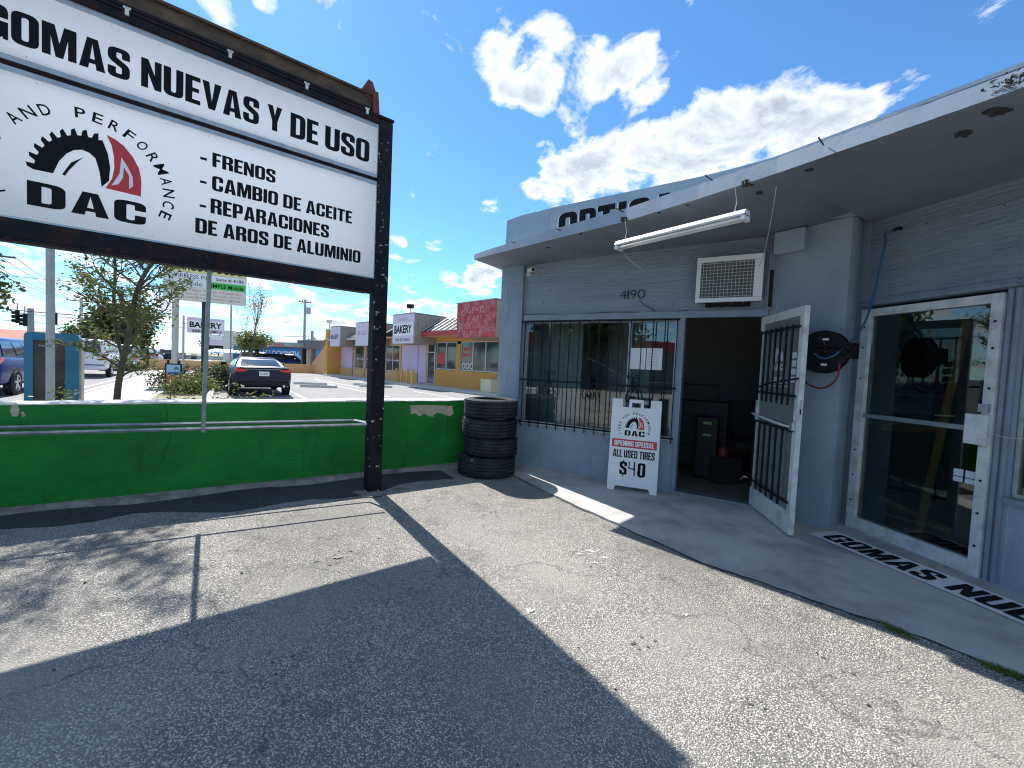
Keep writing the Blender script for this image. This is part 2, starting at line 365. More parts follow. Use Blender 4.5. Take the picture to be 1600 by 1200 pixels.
K['cglass'] = mat('car_glass', (.02,.025,.03), .06, var=.05, spec=.9)
K['sglass'] = mat('shop_glass', (.035,.05,.055), .08, var=.5, vs=1.5, spec=.9)
K['orange'] = mat('orange_stucco', (.66,.33,.075), .85, var=.07, vs=2, bump=.3, bs=20, dirt=((.5,.25,.07), .4, 2))
K['peach'] = mat('peach_stucco', (.70,.42,.19), .85, var=.06, vs=2, dirt=((.5,.3,.15), .4, 2))
K['lilac'] = mat('lilac_paint', (.62,.50,.68), .6, var=.04, vs=2)
K['lilac2'] = mat('lilac_sign_face', (.66,.57,.72), .5, var=.04, vs=2)
K['plank'] = mat('weathered_plank', (.33,.28,.24), .85, var=.25, vs=6, stretch=(5,5,.6))
K['roofmetal'] = mat('black_roof_metal', (.015,.02,.024), .8, var=.2, metal=.2)
K['rib'] = mat('pale_roof_rib', (.5,.5,.5), .4, var=.1)
K['redbox'] = mat('red_faded_sign', (.42,.035,.045), .6, var=.25, vs=1.5, dirt=((.60,.33,.33), .65, 2.4))
K['redtrim'] = mat('red_trim', (.45,.05,.05), .6, var=.15)
K['yellow'] = mat('yellow_paint', (.75,.42,.03), .5, var=.1)
K['cream'] = mat('cream_metal', (.7,.62,.42), .5, var=.06)
K['blue'] = mat('bright_blue_wall', (.02,.20,.48), .6, var=.08)
K['cyan'] = mat('teal_blue_plastic', (.012,.15,.27), .45, var=.12, dirt=((.01,.09,.17), .5, 2))
K['bindark'] = mat('dark_bin_panel', (.045,.03,.028), .35, var=.6, vs=3, dirt=((.12,.05,.03), .5, 3))
K['garage'] = mat('grey_garage', (.16,.17,.18), .7, var=.1)
K['steelpole'] = mat('grey_pole', (.36,.38,.40), .5, var=.12, vs=5, metal=.2)
K['concpole'] = mat('concrete_pole', (.5,.48,.43), .8, var=.1)
K['darkpole'] = mat('dark_green_pole', (.02,.035,.035), .6, var=.2)
K['pink'] = mat('pink_stucco', (.6,.35,.3), .8, var=.06)
K['tileroof'] = mat('tile_roof', (.4,.13,.08), .8, var=.2)
K['signyellow'] = mat('sign_yellow', (.75,.68,.30), .5, var=.05)
K['signgreen'] = mat('sign_green', (.04,.50,.06), .5, var=.05)
K['signcream'] = mat('sign_cream', (.72,.70,.60), .5, var=.04)
K['bark'] = mat('bark', (.10,.08,.055), .9, var=.35, vs=9, bump=.8, bs=30)
K['leaf_near'] = leafmat('leaves_near', [(.05,.085,.025), (.11,.15,.04), (.20,.20,.05), (.08,.12,.03)], .35)
K['leaf_far'] = leafmat('leaves_far', [(.03,.06,.015), (.07,.10,.025), (.13,.13,.03)], .25)
K['leaf_shrub'] = leafmat('leaves_shrub', [(.06,.11,.02), (.13,.17,.03), (.22,.24,.05), (.10,.15,.03)], .3)
K['flower'] = mat('flowers', (.55,.12,.06), .7, var=.3)
K['whitestripe'] = mat('road_paint', (.72,.72,.70), .7, var=.08, dirt=((.4,.4,.38), .7, 4))
K['splat'] = mat('paint_splash', (.72,.73,.74), .7, var=.15, vs=20)
K['tail'] = mat('tail_lamp', (.72,.03,.03), .25, var=.1)
K['chrome'] = mat('chrome', (.6,.6,.62), .2, metal=.9, var=.05)
for nm, c in dict(carblack=(.003,.005,.03), carblue=(.012,.03,.16), carwhite=(.75,.76,.78), carsilver=(.45,.47,.5), carcharcoal=(.02,.02,.022)).items():
    K[nm] = mat(nm, c, .3, var=.02, coat=.1, spec=.35)

# ------------------------------------------------------------------ lettering
def rounded(poly, seg=5):
    n = len(poly); out = []
    for i in range(n):
        p = Vector(poly[i][:2]); r = poly[i][2] if len(poly[i]) > 2 else 0
        if not r: out.append((p.x, p.y)); continue
        a = Vector(poly[i-1][:2]); b = Vector(poly[(i+1) % n][:2])
        ua = (a-p); ub = (b-p); la, lb = ua.length, ub.length; ua.normalize(); ub.normalize()
        r = min(r, la*.49, lb*.49)
        A = p+ua*r; B = p+ub*r
        for k in range(seg+1):
            t = k/seg; q = A*(1-t)**2 + p*2*t*(1-t) + B*t*t; out.append((q.x, q.y))
    return out
GL = {}
def gl(ch, w, *polys): GL[ch] = (w, [rounded(p) for p in polys])
s_ = .20
gl('I', .20, [(0,0),(.2,0),(.2,1),(0,1)])
gl('-', .24, [(0,.4),(.24,.4),(.24,.54),(0,.54)])
gl('L', .42, [(0,0),(.42,0),(.42,.16),(.2,.16),(.2,1),(0,1)])
gl('E', .43, [(0,0),(.43,0),(.43,.16),(.2,.16),(.2,.43),(.39,.43),(.39,.58),(.2,.58),(.2,.84),(.43,.84),(.43,1),(0,1)])
gl('F', .42, [(0,0),(.2,0),(.2,.42),(.38,.42),(.38,.57),(.2,.57),(.2,.84),(.42,.84),(.42,1),(0,1)])
gl('T', .50, [(.15,0),(.35,0),(.35,.84),(.5,.84),(.5,1),(0,1),(0,.84),(.15,.84)])
gl('U', .54, [(0,1),(0,0,.2),(.54,0,.2),(.54,1),(.34,1),(.34,.15,.07),(.2,.15,.07),(.2,1)])
gl('N', .53, [(0,0),(.18,0),(.18,.52),(.35,0),(.53,0),(.53,1),(.35,1),(.35,.5),(.18,1),(0,1)])
gl('M', .72, [(0,0),(.18,0),(.18,.62),(.28,0),(.44,0),(.54,.62),(.54,0),(.72,0),(.72,1),(.46,1),(.36,.45),(.26,1),(0,1)])
gl('A', .58, [(0,0),(.2,0),(.22,.18),(.36,.18),(.38,0),(.58,0),(.41,1),(.17,1)], [(.237,.33),(.29,.82),(.343,.33)])
gl('V', .57, [(.185,0),(.385,0),(.57,1),(.37,1),(.285,.3),(.2,1),(0,1)])
gl('Y', .55, [(.175,0),(.375,0),(.375,.38),(.55,1),(.35,1),(.275,.62),(.2,1),(0,1),(.175,.38)])
gl('S', .52, [(.52,.66),(.33,.66),(.33,.85,.05),(.2,.85,.05),(.2,.68,.03),(.52,.46,.12),(.52,0,.2),(0,0,.2),(0,.35),(.19,.35),(.19,.15,.05),(.33,.15,.05),(.33,.35,.03),(0,.57,.12),(0,1,.2),(.52,1,.2)])
gl('O', .54, [(0,0,.2),(.54,0,.2),(.54,1,.2),(0,1,.2)], [(.2,.15,.06),(.2,.85,.06),(.34,.85,.06),(.34,.15,.06)])
gl('0', .52, [(0,0,.2),(.52,0,.2),(.52,1,.2),(0,1,.2)], [(.2,.15,.06),(.2,.85,.06),(.32,.85,.06),(.32,.15,.06)])
gl('D', .54, [(0,0),(.54,0,.22),(.54,1,.22),(0,1)], [(.2,.16),(.2,.84),(.34,.84,.07),(.34,.16,.07)])
gl('P', .51, [(0,0),(.2,0),(.2,.38),(.51,.38,.18),(.51,1,.18),(0,1)], [(.2,.53),(.2,.85),(.32,.85,.05),(.32,.53,.05)])
gl('R', .54, [(0,0),(.2,0),(.2,.42),(.32,.42,.05),(.33,0),(.54,0),(.53,.44,.1),(.44,.5),(.53,.58,.08),(.53,1,.18),(0,1)], [(.2,.56),(.2,.85),(.33,.85,.05),(.33,.56,.05)])
gl('B', .53, [(0,0),(.53,0,.18),(.53,.47,.14),(.46,.51),(.52,.56,.12),(.52,1,.17),(0,1)], [(.2,.15),(.2,.43),(.33,.43,.05),(.33,.15,.05)], [(.2,.58),(.2,.85),(.32,.85,.05),(.32,.58,.05)])
gl('C', .53, [(.53,.62),(.34,.62),(.34,.85,.06),(.2,.85,.06),(.2,.15,.06),(.34,.15,.06),(.34,.4),(.53,.4),(.53,0,.2),(0,0,.2),(0,1,.2),(.53,1,.2)])
gl('G', .54, [(.54,.62),(.35,.62),(.35,.85,.06),(.2,.85,.06),(.2,.15,.06),(.36,.15,.06),(.36,.38),(.29,.38),(.29,.52),(.54,.52),(.54,0),(.45,0),(.43,.07),(.36,0,.05),(0,0,.2),(0,1,.2),(.54,1,.2)])
gl('$', .54, [(.52,.66),(.33,.66),(.33,.82,.05),(.2,.82,.05),(.2,.68,.03),(.52,.46,.12),(.52,.04,.2),(.31,.04),(.31,-.09),(.22,-.09),(.22,.04),(0,.04,.2),(0,.35),(.19,.35),(.19,.18,.05),(.33,.18,.05),(.33,.35,.03),(0,.57,.12),(0,.96,.2),(.22,.96),(.22,1.09),(.31,1.09),(.31,.96),(.52,.96,.2)])
def polys_mesh(name, groups, M, mat_, parent, off=0.0):
    "groups: list of [outer, hole, ...] in x,z; flat at local y = off"
    vs = []; fs = []
    for g in groups:
        tris = tessellate_polygon([[Vector((p[0], p[1], 0)) for p in q] for q in g])
        n = len(vs)
        for q in g: vs += [(p[0], off, p[1]) for p in q]
        for t in tris:
            a, b, c = (Vector((vs[n+i][0], vs[n+i][2])) for i in t)
            cr_ = (b-a).x*(c-a).y-(b-a).y*(c-a).x
            fs.append(tuple(n+i for i in (t if cr_ > 0 else t[::-1])))
    mb = MB(M); mb.add(vs, fs); return mb.build(name, mat_, parent)
def heavy(text, M, x0, x1, z0, z1, mat_, parent, off=-.003, name='lettering', gap=.055, shear=0.0):
    "heavy condensed capitals fitted into a box"
    x = 0; gs = []
    for ch in text:
        if ch == ' ': x += .24; continue
        w, ps = GL[ch]; gs.append((x, ps)); x += w+gap
    tot = x-gap; sx = (x1-x0)/tot; sz = z1-z0
    groups = [[[(x0+(gx+p[0]+shear*p[1])*sx, z0+p[1]*sz) for p in q] for q in ps] for gx, ps in gs]
    return polys_mesh(name, groups, M, mat_, parent, off)
def thin(text, M, x0, x1, z0, z1, mat_, parent, off=-.003, bold=0.0, name='lettering', mirror=False):
    "ordinary lettering fitted into a box (x0..x1 by z0..z1)"
    cu_ = bpy.data.curves.new('t', 'FONT'); cu_.body = text; cu_.offset = bold; cu_.resolution_u = 3
    ob = bpy.data.objects.new('t', cu_); COL.objects.link(ob)
    me = bpy.data.meshes.new_from_object(ob); bpy.data.objects.remove(ob); bpy.data.curves.remove(cu_)
    co = np.array([v.co[:] for v in me.vertices]) if len(me.vertices) else np.zeros((1,3))
    mn = co.min(0); mx = co.max(0)
    sx = (x1-x0)/max(1e-6, mx[0]-mn[0]); sz = (z1-z0)/max(1e-6, mx[1]-mn[1])
    vs = []
    for c in co:
        px_ = (c[0]-mn[0])*sx
        px_ = x1-px_ if mirror else x0+px_
        vs.append((px_, off, z0+(c[1]-mn[1])*sz))
    fs = [tuple(p.vertices) for p in me.polygons]
    bpy.data.meshes.remove(me)
    mb = MB(M); mb.add(vs, fs); return mb.build(name, mat_, parent)

def gear_logo(M, cx_, cz, S, parent, off=-.003, red=None, black=None, mirror=False, dac=True, arc=True, plain=None):
    """tyre arch with tread and red segment, DAC below, ring of words; S = 1 on the big sign (arch 0.6 wide)"""
    black = black or K['print_black']; red = red or K['print_red']; plain = plain or K['panel2']
    mm = -1 if mirror else 1
    T = lambda pts: [(cx_+mm*(p[0]+2.2)*S, cz+(p[1]-2.68)*S) for p in pts]
    out = []
    nt = 9
    for i in range(nt):
        a0 = math.radians(178-i*11.2)
        for (da, k) in ((0, .90), (math.radians(-2.2), 1.0), (math.radians(-6.2), 1.03), (math.radians(-7.2), .90)):
            a = a0+da; out.append((-2.2+.315*k*math.cos(a), 2.68+.375*k*math.sin(a)))
    out += [(-2.135,3.02), (-2.105,2.93), (-2.092,2.83), (-2.098,2.73), (-2.139,2.672), (-2.150,2.78), (-2.172,2.873), (-2.205,2.903), (-2.244,2.912), (-2.285,2.895), (-2.321,2.858), (-2.36,2.79), (-2.389,2.694)]
    polys_mesh('logo_arch', [[T(out)]], M, black, parent, off)
    polys_mesh('logo_arch', [[T([(-2.345,2.70), (-2.30,2.80), (-2.235,2.86), (-2.27,2.81), (-2.31,2.74), (-2.33,2.695)])]], M, black, parent, off)
    polys_mesh('logo_segment', [[T([(-2.113,3.069), (-2.06,3.05), (-2.016,3.02), (-1.965,2.955), (-1.929,2.879), (-1.918,2.82), (-1.914,2.768), (-1.916,2.664), (-2.118,2.669), (-2.082,2.75), (-2.069,2.84), (-2.072,2.92), (-2.085,3.0)])]], M, red, parent, off)
    polys_mesh('logo_flame', [[T([(-2.085,2.70), (-2.04,2.80), (-2.03,2.93), (-1.99,2.86), (-1.965,2.80), (-1.962,2.73), (-1.985,2.70), (-1.985,2.80), (-2.015,2.86), (-2.02,2.78), (-2.045,2.72)])]], M, plain, parent, off-.001)
    if dac:
        heavy('DAC' if not mirror else 'DAC', M, cx_-.315*S, cx_+.315*S, cz-.24*S, cz-.07*S, black, parent, off, gap=.08)
    if arc:
        word = 'TIRES AND PERFORMANCE'
        for i, ch in enumerate(word):
            if ch == ' ': continue
            a = math.radians(-18+11.2*(20-i)); rr = .475*S
            Mi = M @ Matrix.Translation((cx_-.02*S+rr*math.cos(a), 0, cz+.02*S+rr*math.sin(a))) @ Matrix.Rotation(-(a-math.pi/2), 4, 'Y')
            w = .038*S if ch == 'M' else .028*S if ch not in 'IMN' else (.006*S if ch == 'I' else .034*S)
            thin(ch, Mi, -w, w, -.037*S, .037*S, black, parent, off, bold=.004 if ch == 'M' else .012)

# ================================================================== SETTING
def sheet(name, poly, z, mat_, label=None):
    mb = MB()
    ar = sum(poly[i][0]*poly[(i+1)%len(poly)][1]-poly[(i+1)%len(poly)][0]*poly[i][1] for i in range(len(poly)))
    if ar < 0: poly = poly[::-1]
    mb.add([(p[0], p[1], z) for p in poly], [tuple(range(len(poly)))])
    return mb.build(name, mat_, kind='structure')
sheet('ground', [(-900,-900),(900,-900),(900,900),(-900,900)], -.06, K['soil'])
WD = Vector((.832, .555)).normalized(); W0 = Vector((-.67, 5.89))
def wallpt(t): return W0 + WD*t
def wline(X): return 5.89 + WD.y/WD.x*(X+.67)
sheet('front_lot_asphalt', [(-18, wline(-18)), (-.1, wline(-.1)), (7, 6), (12, -14), (-18, -14)], 0.0, K['asphalt'])
RD = Vector((-.575, .818)).normalized(); RN = Vector((RD.y, -RD.x))      # road direction, and its right hand side
RE = Vector((-13.4, 12.6))                                                # a point of the near kerb
def rp(t, o): q = RE + RD*t + RN*o; return (q.x, q.y)
sheet('road', [rp(-60, 0), rp(300, 0), rp(300, -15), rp(-60, -15)], -.045, K['road'])
sheet('far_pavement', [rp(-60, -15), rp(300, -15), rp(300, -18), rp(-60, -18)], -.02, K['concrete'])
sheet('pavement', [rp(-9.5, 0.15), rp(300, .15), rp(300, 2.0), rp(-8.5, 2.0)], 0.0, K['concrete'])
MB().prism([rp(-14, 0), rp(300, 0), rp(300, .15), rp(-14, .15)], -.05, .02).build('kerb', K['curb'], kind='structure')
lotL = Vector((-10.84, 15.0))
def lp(t, o=0): q = lotL + RD*t + RN*o; return (q.x, q.y)
sheet('neighbour_lot_asphalt', [lp(-13.2), lp(34), (-20.5, 38.5), (-14.5, 36.5), (1.5, 20.2), (2, 8.6), (-.1, wline(-.1))], -.004, K['lot'])
sheet('planting_bed', [rp(-9, 2.0), rp(300, 2.0), lp(300, -.15), lp(-12.6, -.15)], -.01, K['soil'])
MB().prism([lp(-12.8, -.15), lp(30, -.15), lp(30, 0), lp(-12.8, 0)], -.02, .11).build('kerb', K['curb'], kind='structure')
sheet('far_lot_asphalt', [lp(34.5), lp(90), (-10, 95), (10, 60), (-14, 37.5), (-20, 40)], -.02, K['lot'])
# lane and bay markings
st = MB()
def stripe(a, b, w=.1, z=.001):
    a = Vector(a); b = Vector(b); n = Vector((-(b-a).y, (b-a).x)).normalized()*w/2
    st.add([(a.x-n.x, a.y-n.y, z), (b.x-n.x, b.y-n.y, z), (b.x+n.x, b.y+n.y, z), (a.x+n.x, a.y+n.y, z)], [(0,1,2,3)])
stripe((-10.9, 23.9), (-4.9, 16.6)); stripe((-9.6, 17.7), (-6.3, 13.2)); stripe((-13.2, 27.6), (-8.0, 21.6)); stripe((-12.0, 20.6), (-9.9, 17.9)); stripe((-4.9, 20.6), (-1.9, 16.9))
st.build('bay_marking', K['whitestripe'], kind='structure')
st = MB(); 
for k in range(-2, 26): stripe(rp(k*6, -4.0), rp(k*6+2.4, -4.0), .12, -.040)
stripe(rp(-40, -7.6), rp(200, -7.6), .12, -.040); stripe(rp(-40, -.5), rp(200, -.5), .12, -.040)
st.build('lane_marking', K['whitestripe'], kind='structure')

# walkway slab in front of the shop
EDGE = [(-.42, 6.35), (.06, 5.49), (.33, 5.02), (.62, 4.5), (1.0, 3.93), (1.55, 3.14), (1.95, 2.77), (2.34, 2.41), (2.67, 2.04), (3.2, 1.45), (3.9, .62)]
rg = random.Random(7)
edge2 = []
for i in range(len(EDGE)-1):
    a, b = Vector(EDGE[i]), Vector(EDGE[i+1])
    for k in range(8):
        p = a.lerp(b, k/8); edge2.append((p.x+rg.uniform(-.012,.012), p.y+rg.uniform(-.012,.012)))
edge2.append(EDGE[-1])
MB().prism(edge2 + [(4.3, .5), (4.3, 4.6), (.6, 7.2)], -.03, .016).build('walkway', K['concrete'], kind='structure')
# crumbled dark joint along the slab
jm = MB()
for i in range(len(edge2)-1):
    a, b = Vector(edge2[i]), Vector(edge2[i+1]); n = Vector((-(b-a).y, (b-a).x)).normalized()
    if n.x > 0: n = -n
    w = rg.uniform(.008, .026)
    jm.add([(a.x, a.y, .003), (b.x, b.y, .003), (b.x+n.x*w, b.y+n.y*w, .003), (a.x+n.x*w, a.y+n.y*w, .003)], [(0,1,2,3)])
jm.build('joint', K['patch'], kind='structure')
# rough footing and dark sealed strip below the green wall
fp = []; 
WN = Vector((WD.y, -WD.x))    # towards the viewer
a = []; b = []
for i in range(60):
    t = -13+i*13.0/59; p = wallpt(t)
    w = .10+.05*math.sin(i*.9)+rg.uniform(-.02,.03); a.append((p.x+WN.x*w, p.y+WN.y*w)); 
ft = MB(); vs = []; 
for i in range(60):
    t = -13+i*13.0/59; p = wallpt(t); q = a[i]
    vs += [(p.x, p.y, .05), (p.x+(q[0]-p.x)*.6, p.y+(q[1]-p.y)*.6, .03+rg.uniform(0,.02)), (q[0], q[1], 0.0)]
ft.add(vs, [(3*i+k, 3*i+k+1, 3*i+k+4, 3*i+k+3) for i in range(59) for k in (0, 1)])
ft.build('footing', K['footing'], kind='structure')
sp_ = []
for i in range(46):
    t = -11+i*10.6/45; p = wallpt(t); w = .62+.16*math.sin(i*.37)+.08*math.sin(i*1.3)+rg.uniform(-.03,.03); sp_.append((p.x+WN.x*w, p.y+WN.y*w))
base_ = [(wallpt(-.4)+WN*.06)[:], (wallpt(-11)+WN*.06)[:]]
sheet('sealed_strip', sp_ + base_, .004, K['patch'])
# pale paint splashes on the asphalt
def blot(name, c, r, mat_, seed, z=.006, n=26, sq=.7, kind='structure'):
    g = random.Random(seed); pts = []
    for k in range(n):
        a_ = 2*math.pi*k/n; rr = r*(.55+.6*g.random()); pts.append((c[0]+math.cos(a_)*rr, c[1]+math.sin(a_)*rr*sq))
    mb = MB(); mb.add([(p[0], p[1], z) for p in pts], [tuple(range(n))]); o = mb.build(name, mat_)
    if kind: o['kind'] = kind
    return o
K['splat2'] = mat('faint_splash', (.50,.50,.48), .8, var=.2, vs=30)
K['oil'] = mat('oil_stain', (.16,.14,.105), .7, var=.3, vs=12)
SPL = MB()
for i, (x, y, r, k) in enumerate([(925,862,.05,'splat'),(945,872,.035,'splat'),(905,866,.025,'splat2'),(932,880,.03,'splat2'),(829,955,.04,'splat'),(816,962,.02,'splat'),(850,972,.02,'splat2'),(1072,962,.022,'splat2'),
                                   (742,980,.012,'splat'),(528,871,.045,'oil'),(298,868,.022,'splat2'),(672,795,.014,'splat2')]):
    p = at(x, y); g = random.Random(30+i)
    if k != 'splat' and k != 'splat2': blot('oil_stain', (p.x, p.y), r, K[k], 30+i); continue
    for q_ in range(34):
        rr = abs(g.gauss(0, .75)); a_ = g.uniform(0, 6.28); c_ = (p.x+math.cos(a_)*rr*r*1.2, p.y+math.sin(a_)*rr*r*.8); r2 = r*g.uniform(.05, .30)/(1+rr*.9); n_ = 8; base = len(SPL.v)
        SPL.add([(c_[0]+math.cos(6.283*t/n_)*r2*g.uniform(.5,1.2), c_[1]+math.sin(6.283*t/n_)*r2*g.uniform(.5,1.2), .0055+len(SPL.f)*.000004) for t in range(n_)], [tuple(range(n_))])

tag(SPL.build('paint_splashes', K['splat']), 'scattered white paint splashes on the asphalt in front of the walkway', 'stains', kind='stuff')
OIL = MB()
K['tyremark'] = mat('tyre_scuff', (.12,.115,.105), .85, var=.3, vs=20)
for i, (x, y, r) in enumerate([(520,870,.07),(1010,1010,.05),(1290,1040,.045),(640,960,.03),(700,820,.03),(1180,1100,.035)]):
    p = at(x, y)
    for k in range(7):
        g = random.Random(i*9+k); cx_, cy_ = p.x+g.gauss(0, r), p.y+g.gauss(0, r); r2 = r*g.uniform(.10, .30)
        OIL.add([(cx_+math.cos(6.283*t/12)*r2*g.uniform(.5,1.1), cy_+math.sin(6.283*t/12)*r2*g.uniform(.5,1.1), .0042+(i*7+k)*.00001) for t in range(12)], [tuple(range(12))])
tag(OIL.build('oil_spots', K['tyremark']), 'small dark oil spots scattered over the asphalt', 'stains', kind='stuff')
# pebbles, leaves and scraps on the asphalt
db = MB()
for i in range(260):
    x = rg.uniform(-4.5, 2.4); y = rg.uniform(.9, 5.4)
    if y > wline(x)-.1 or x > .8+(.0 if y > 4 else (4-y)*.6): continue
    s = rg.uniform(.003, .011); a_ = rg.uniform(0, 6.28)
    c_, s2 = math.cos(a_)*s, math.sin(a_)*s
    db.add([(x-c_, y-s2, .002), (x+s2*.6, y-c_*.6, .003), (x+c_, y+s2, .002), (x-s2*.6, y+c_*.6, .003), (x, y, .002+s*.9)], [(0,1,4),(1,2,4),(2,3,4),(3,0,4)])
for i in range(160):
    t = rg.uniform(-7, -.2); p = wallpt(t)+WN*rg.uniform(.08, .5); s = rg.uniform(.004, .014); a_ = rg.uniform(0, 6.28); c_, s2 = math.cos(a_)*s, math.sin(a_)*s
    db.add([(p.x-c_, p.y-s2, .005), (p.x+s2*.6, p.y-c_*.6, .006), (p.x+c_, p.y+s2, .005), (p.x-s2*.6, p.y+c_*.6, .006), (p.x, p.y, .006+s*.9)], [(0,1,4),(1,2,4),(2,3,4),(3,0,4)])
tag(db.build('pebbles', mat('pebble', (.09,.08,.065), .9, var=.6, vs=4)), 'small dark pebbles and scraps scattered over the worn asphalt', 'debris', kind='stuff')
# weeds in the joint of the walkway
wd = MB()
def blades(c, n, h, sp):
    for i in range(n):
        x = c[0]+rg.gauss(0, sp); y = c[1]+rg.gauss(0, sp*.8); a_ = rg.uniform(0, 6.28); hh = h*rg.uniform(.4, 1.2); w = .0025; l = rg.uniform(.3, 1.1)*hh
        dx, dy = math.cos(a_), math.sin(a_)
        wd.add([(x-dy*w, y+dx*w, 0.0), (x+dy*w, y-dx*w, 0.0), (x+dx*l*.5+dy*w, y+dy*l*.5-dx*w, hh*.7), (x+dx*l, y+dy*l, hh)], [(0,1,2),(0,2,3)])
for (x, y, n) in [(1398,985,60),(1410,990,70),(1425,996,50),(1385,978,25),(1560,1047,70),(1575,1052,80),(1590,1058,90),(1540,1040,30)]:
    p = at(x, y); blades((p.x-.01, p.y), n, .022, .018)
for (x, y, n) in [(575,745,14),(720,735,12),(610,748,10),(625,765,20)]:
    p = at(x, y); blades((p.x, p.y), n, .03, .03)
tag(wd.build('weeds', K['leaf_shrub']), 'short green weeds growing in the cracks beside the walkway', 'weeds', kind='stuff')

# ------------------------------------------------------------------ green wall
gw = thing('boundary_wall', 'low bright green masonry wall with white painted top behind the big sign', 'wall', (W0.x, W0.y, 0), math.atan2(WD.y, WD.x))
MG = frame((W0.x, W0.y, 0), math.atan2(WD.y, WD.x))
vs = []; fs = []
NX = 150
g2 = random.Random(3)
cap = MB(MG); body = MB(MG)
body.box(-14.5, .62, 0, .2, -.05, .93); body.build('wall', K['green'], gw)
tops = [(-14.5+i*15.12/NX, .955+.006*math.sin(i*.35)+g2.uniform(-.003,.003)) for i in range(NX+1)]
vs = []
for (x, z) in tops: vs += [(x, -.004, .932+g2.uniform(-.006,.004)), (x, -.002, z-.012), (x, .02, z), (x, .18, z), (x, .204, z-.02), (x, .204, .93)]
cap.add(vs, [(6*i+k, 6*i+6+k, 6*i+7+k, 6*i+1+k) for i in range(NX) for k in range(5)]); cap.build('coping', K['white_cap'], gw)
def peel(pts, seed):
    g = random.Random(seed); out = []
    for i in range(len(pts)):
        a_, b_ = Vector(pts[i]), Vector(pts[(i+1) % len(pts)])
        for k in range(3):
            p = a_.lerp(b_, k/3); x, z = onplane(p.x+g.uniform(-1,1)*1.2, p.y+g.uniform(-1,1)*1.0, MG); out.append((x, z))
    polys_mesh('peeled_patch', [[out]], MG, K['peel'], gw, off=-.003)
peel([(641,633),(707,634),(708,648),(698,650),(690,646),(683,645),(676,652),(668,649),(662,646),(655,650),(648,645),(642,648)], 1)
for P0 in ([(-1.9,.93),(-1.94,.7),(-1.9,.5),(-1.98,.25),(-1.95,.04)], [(-3.3,.93),(-3.26,.6),(-3.33,.3)], [(-.9,.5),(-.8,.3),(-.84,.05)]):
    g = random.Random(int(P0[0][0]*-100)); P2 = []
    for i in range(len(P0)-1):
        for k in range(7):
            t = k/7; P2.append((P0[i][0]+(P0[i+1][0]-P0[i][0])*t+g.uniform(-.01,.01), -.0004, P0[i][1]+(P0[i+1][1]-P0[i][1])*t))
    MB(MG).tube(P2, .002, 4).build('crack', K['greendark'], gw)
peel([(17,634),(25,629),(31,640),(26,652),(19,650),(16,642)], 2); peel([(33,644),(38,643),(39,651),(34,651)], 3)

# ------------------------------------------------------------------ big sign
SA = math.atan2(math.cos(R(52)), math.sin(R(52)))
SO = (-1.50, 4.51, 0); MS = frame(SO, SA)
sg = thing('pylon_sign', 'large white shop sign in a rusty black frame on tall black posts', 'sign', SO, SA)
SL = -2.90
p = MB(MS)
p.box(-.045, .105, -.02, .13, 0, 4.01); p.build('post', K['iron'], sg, bevel=.006)
MB(MS).box(SL-.15, SL, -.02, .13, 0, 4.01).build('post', K['iron'], sg, bevel=.006)
for b_ in ((SL, -.045, 2.20, 2.325), (SL, -.045, 3.945, 4.0)): MB(MS).box(b_[0], b_[1], .0495, .30, b_[2], b_[3]).build('cabinet', K['iron2'], sg)
for b_ in ((SL, SL+.012), (-.0455, -.03)): MB(MS).box(b_[0], b_[1], .05, .30, 2.326, 3.944).build('cabinet', K['iron2'], sg)
MB(MS).quad((SL+.013,.28,2.327),(-.046,.28,2.327),(-.046,.28,3.943),(SL+.013,.28,3.943)).build('rear_panel', K['acrylic'], sg)
b = MB(MS); b.box(SL, -.045, -.015, .049, 2.19, 2.325); b.build('bottom_beam', K['iron2'], sg, bevel=.005)
MB(MS).box(SL, -.045, -.03, .049, 2.165, 2.188).build('bottom_beam', K['iron2'], sg)
MB(MS).box(SL-.15, .11, -.035, .15, 4.012, 4.035).build('top_beam', K['iron2'], sg)
MB(MS).box(SL, -.047, -.028, .049, 3.945, 4.010).build('top_beam', K['iron2'], sg, bevel=.004)
ch = MB(MS); ch.box(SL-.15, -.10, .01, .10, 4.037, 4.20); ch.build('light_channel', K['rust'], sg)
MB(MS).box(SL-.17, -.08, -.02, .12, 4.202, 4.222).build('light_channel', K['rust'], sg)
MB(MS).box(SL-.15, -.10, -.004, .008, 4.06, 4.085).build('light_channel', K['iron2'], sg)
br = MB(MS); br.wallpoly([(-.24,4.223),(-.075,4.12),(-.06,4.20),(-.12,4.35),(-.165,4.36)], .0, .03); br.wallpoly([(-.12,4.0365),(-.05,4.0365),(-.07,4.25),(-.12,4.25)], -.034, -.022); br.build('bracket', K['redrust'], sg)
for s in (-2.75, -2.0, -1.35, -.75, -.18):
    MB(MS).box(s-.012, s+.012, -.045, -.030, 3.985, 4.045).box(s-.022, s+.022, -.045, -.030, 4.03, 4.045).build('clip', K['offwhite'], sg)
up = MB(MS).quad((SL+.003,.0,3.4245),(-.047,.0,3.4245),(-.047,.0,3.905),(SL+.003,.0,3.905)).build('upper_panel', K['acrylic'], sg)
lo = MB(MS).quad((SL+.003,.0,2.3395),(-.047,.0,2.3395),(-.047,.0,3.3165),(SL+.003,.0,3.3165)).build('lower_panel', K['acrylic'], sg)
for (z0, z1) in ((3.906, 3.944), (3.388, 3.424), (3.317, 3.350), (2.3255, 2.339)):
    MB(MS).box(SL+.002, -.047, -.008, .048, z0, z1).build('retainer_strip', K['alu2'], sg)
MB(MS).box(SL+.002, -.047, .01, .048, 3.351, 3.387).build('panel_gap', K['iron2'], sg)
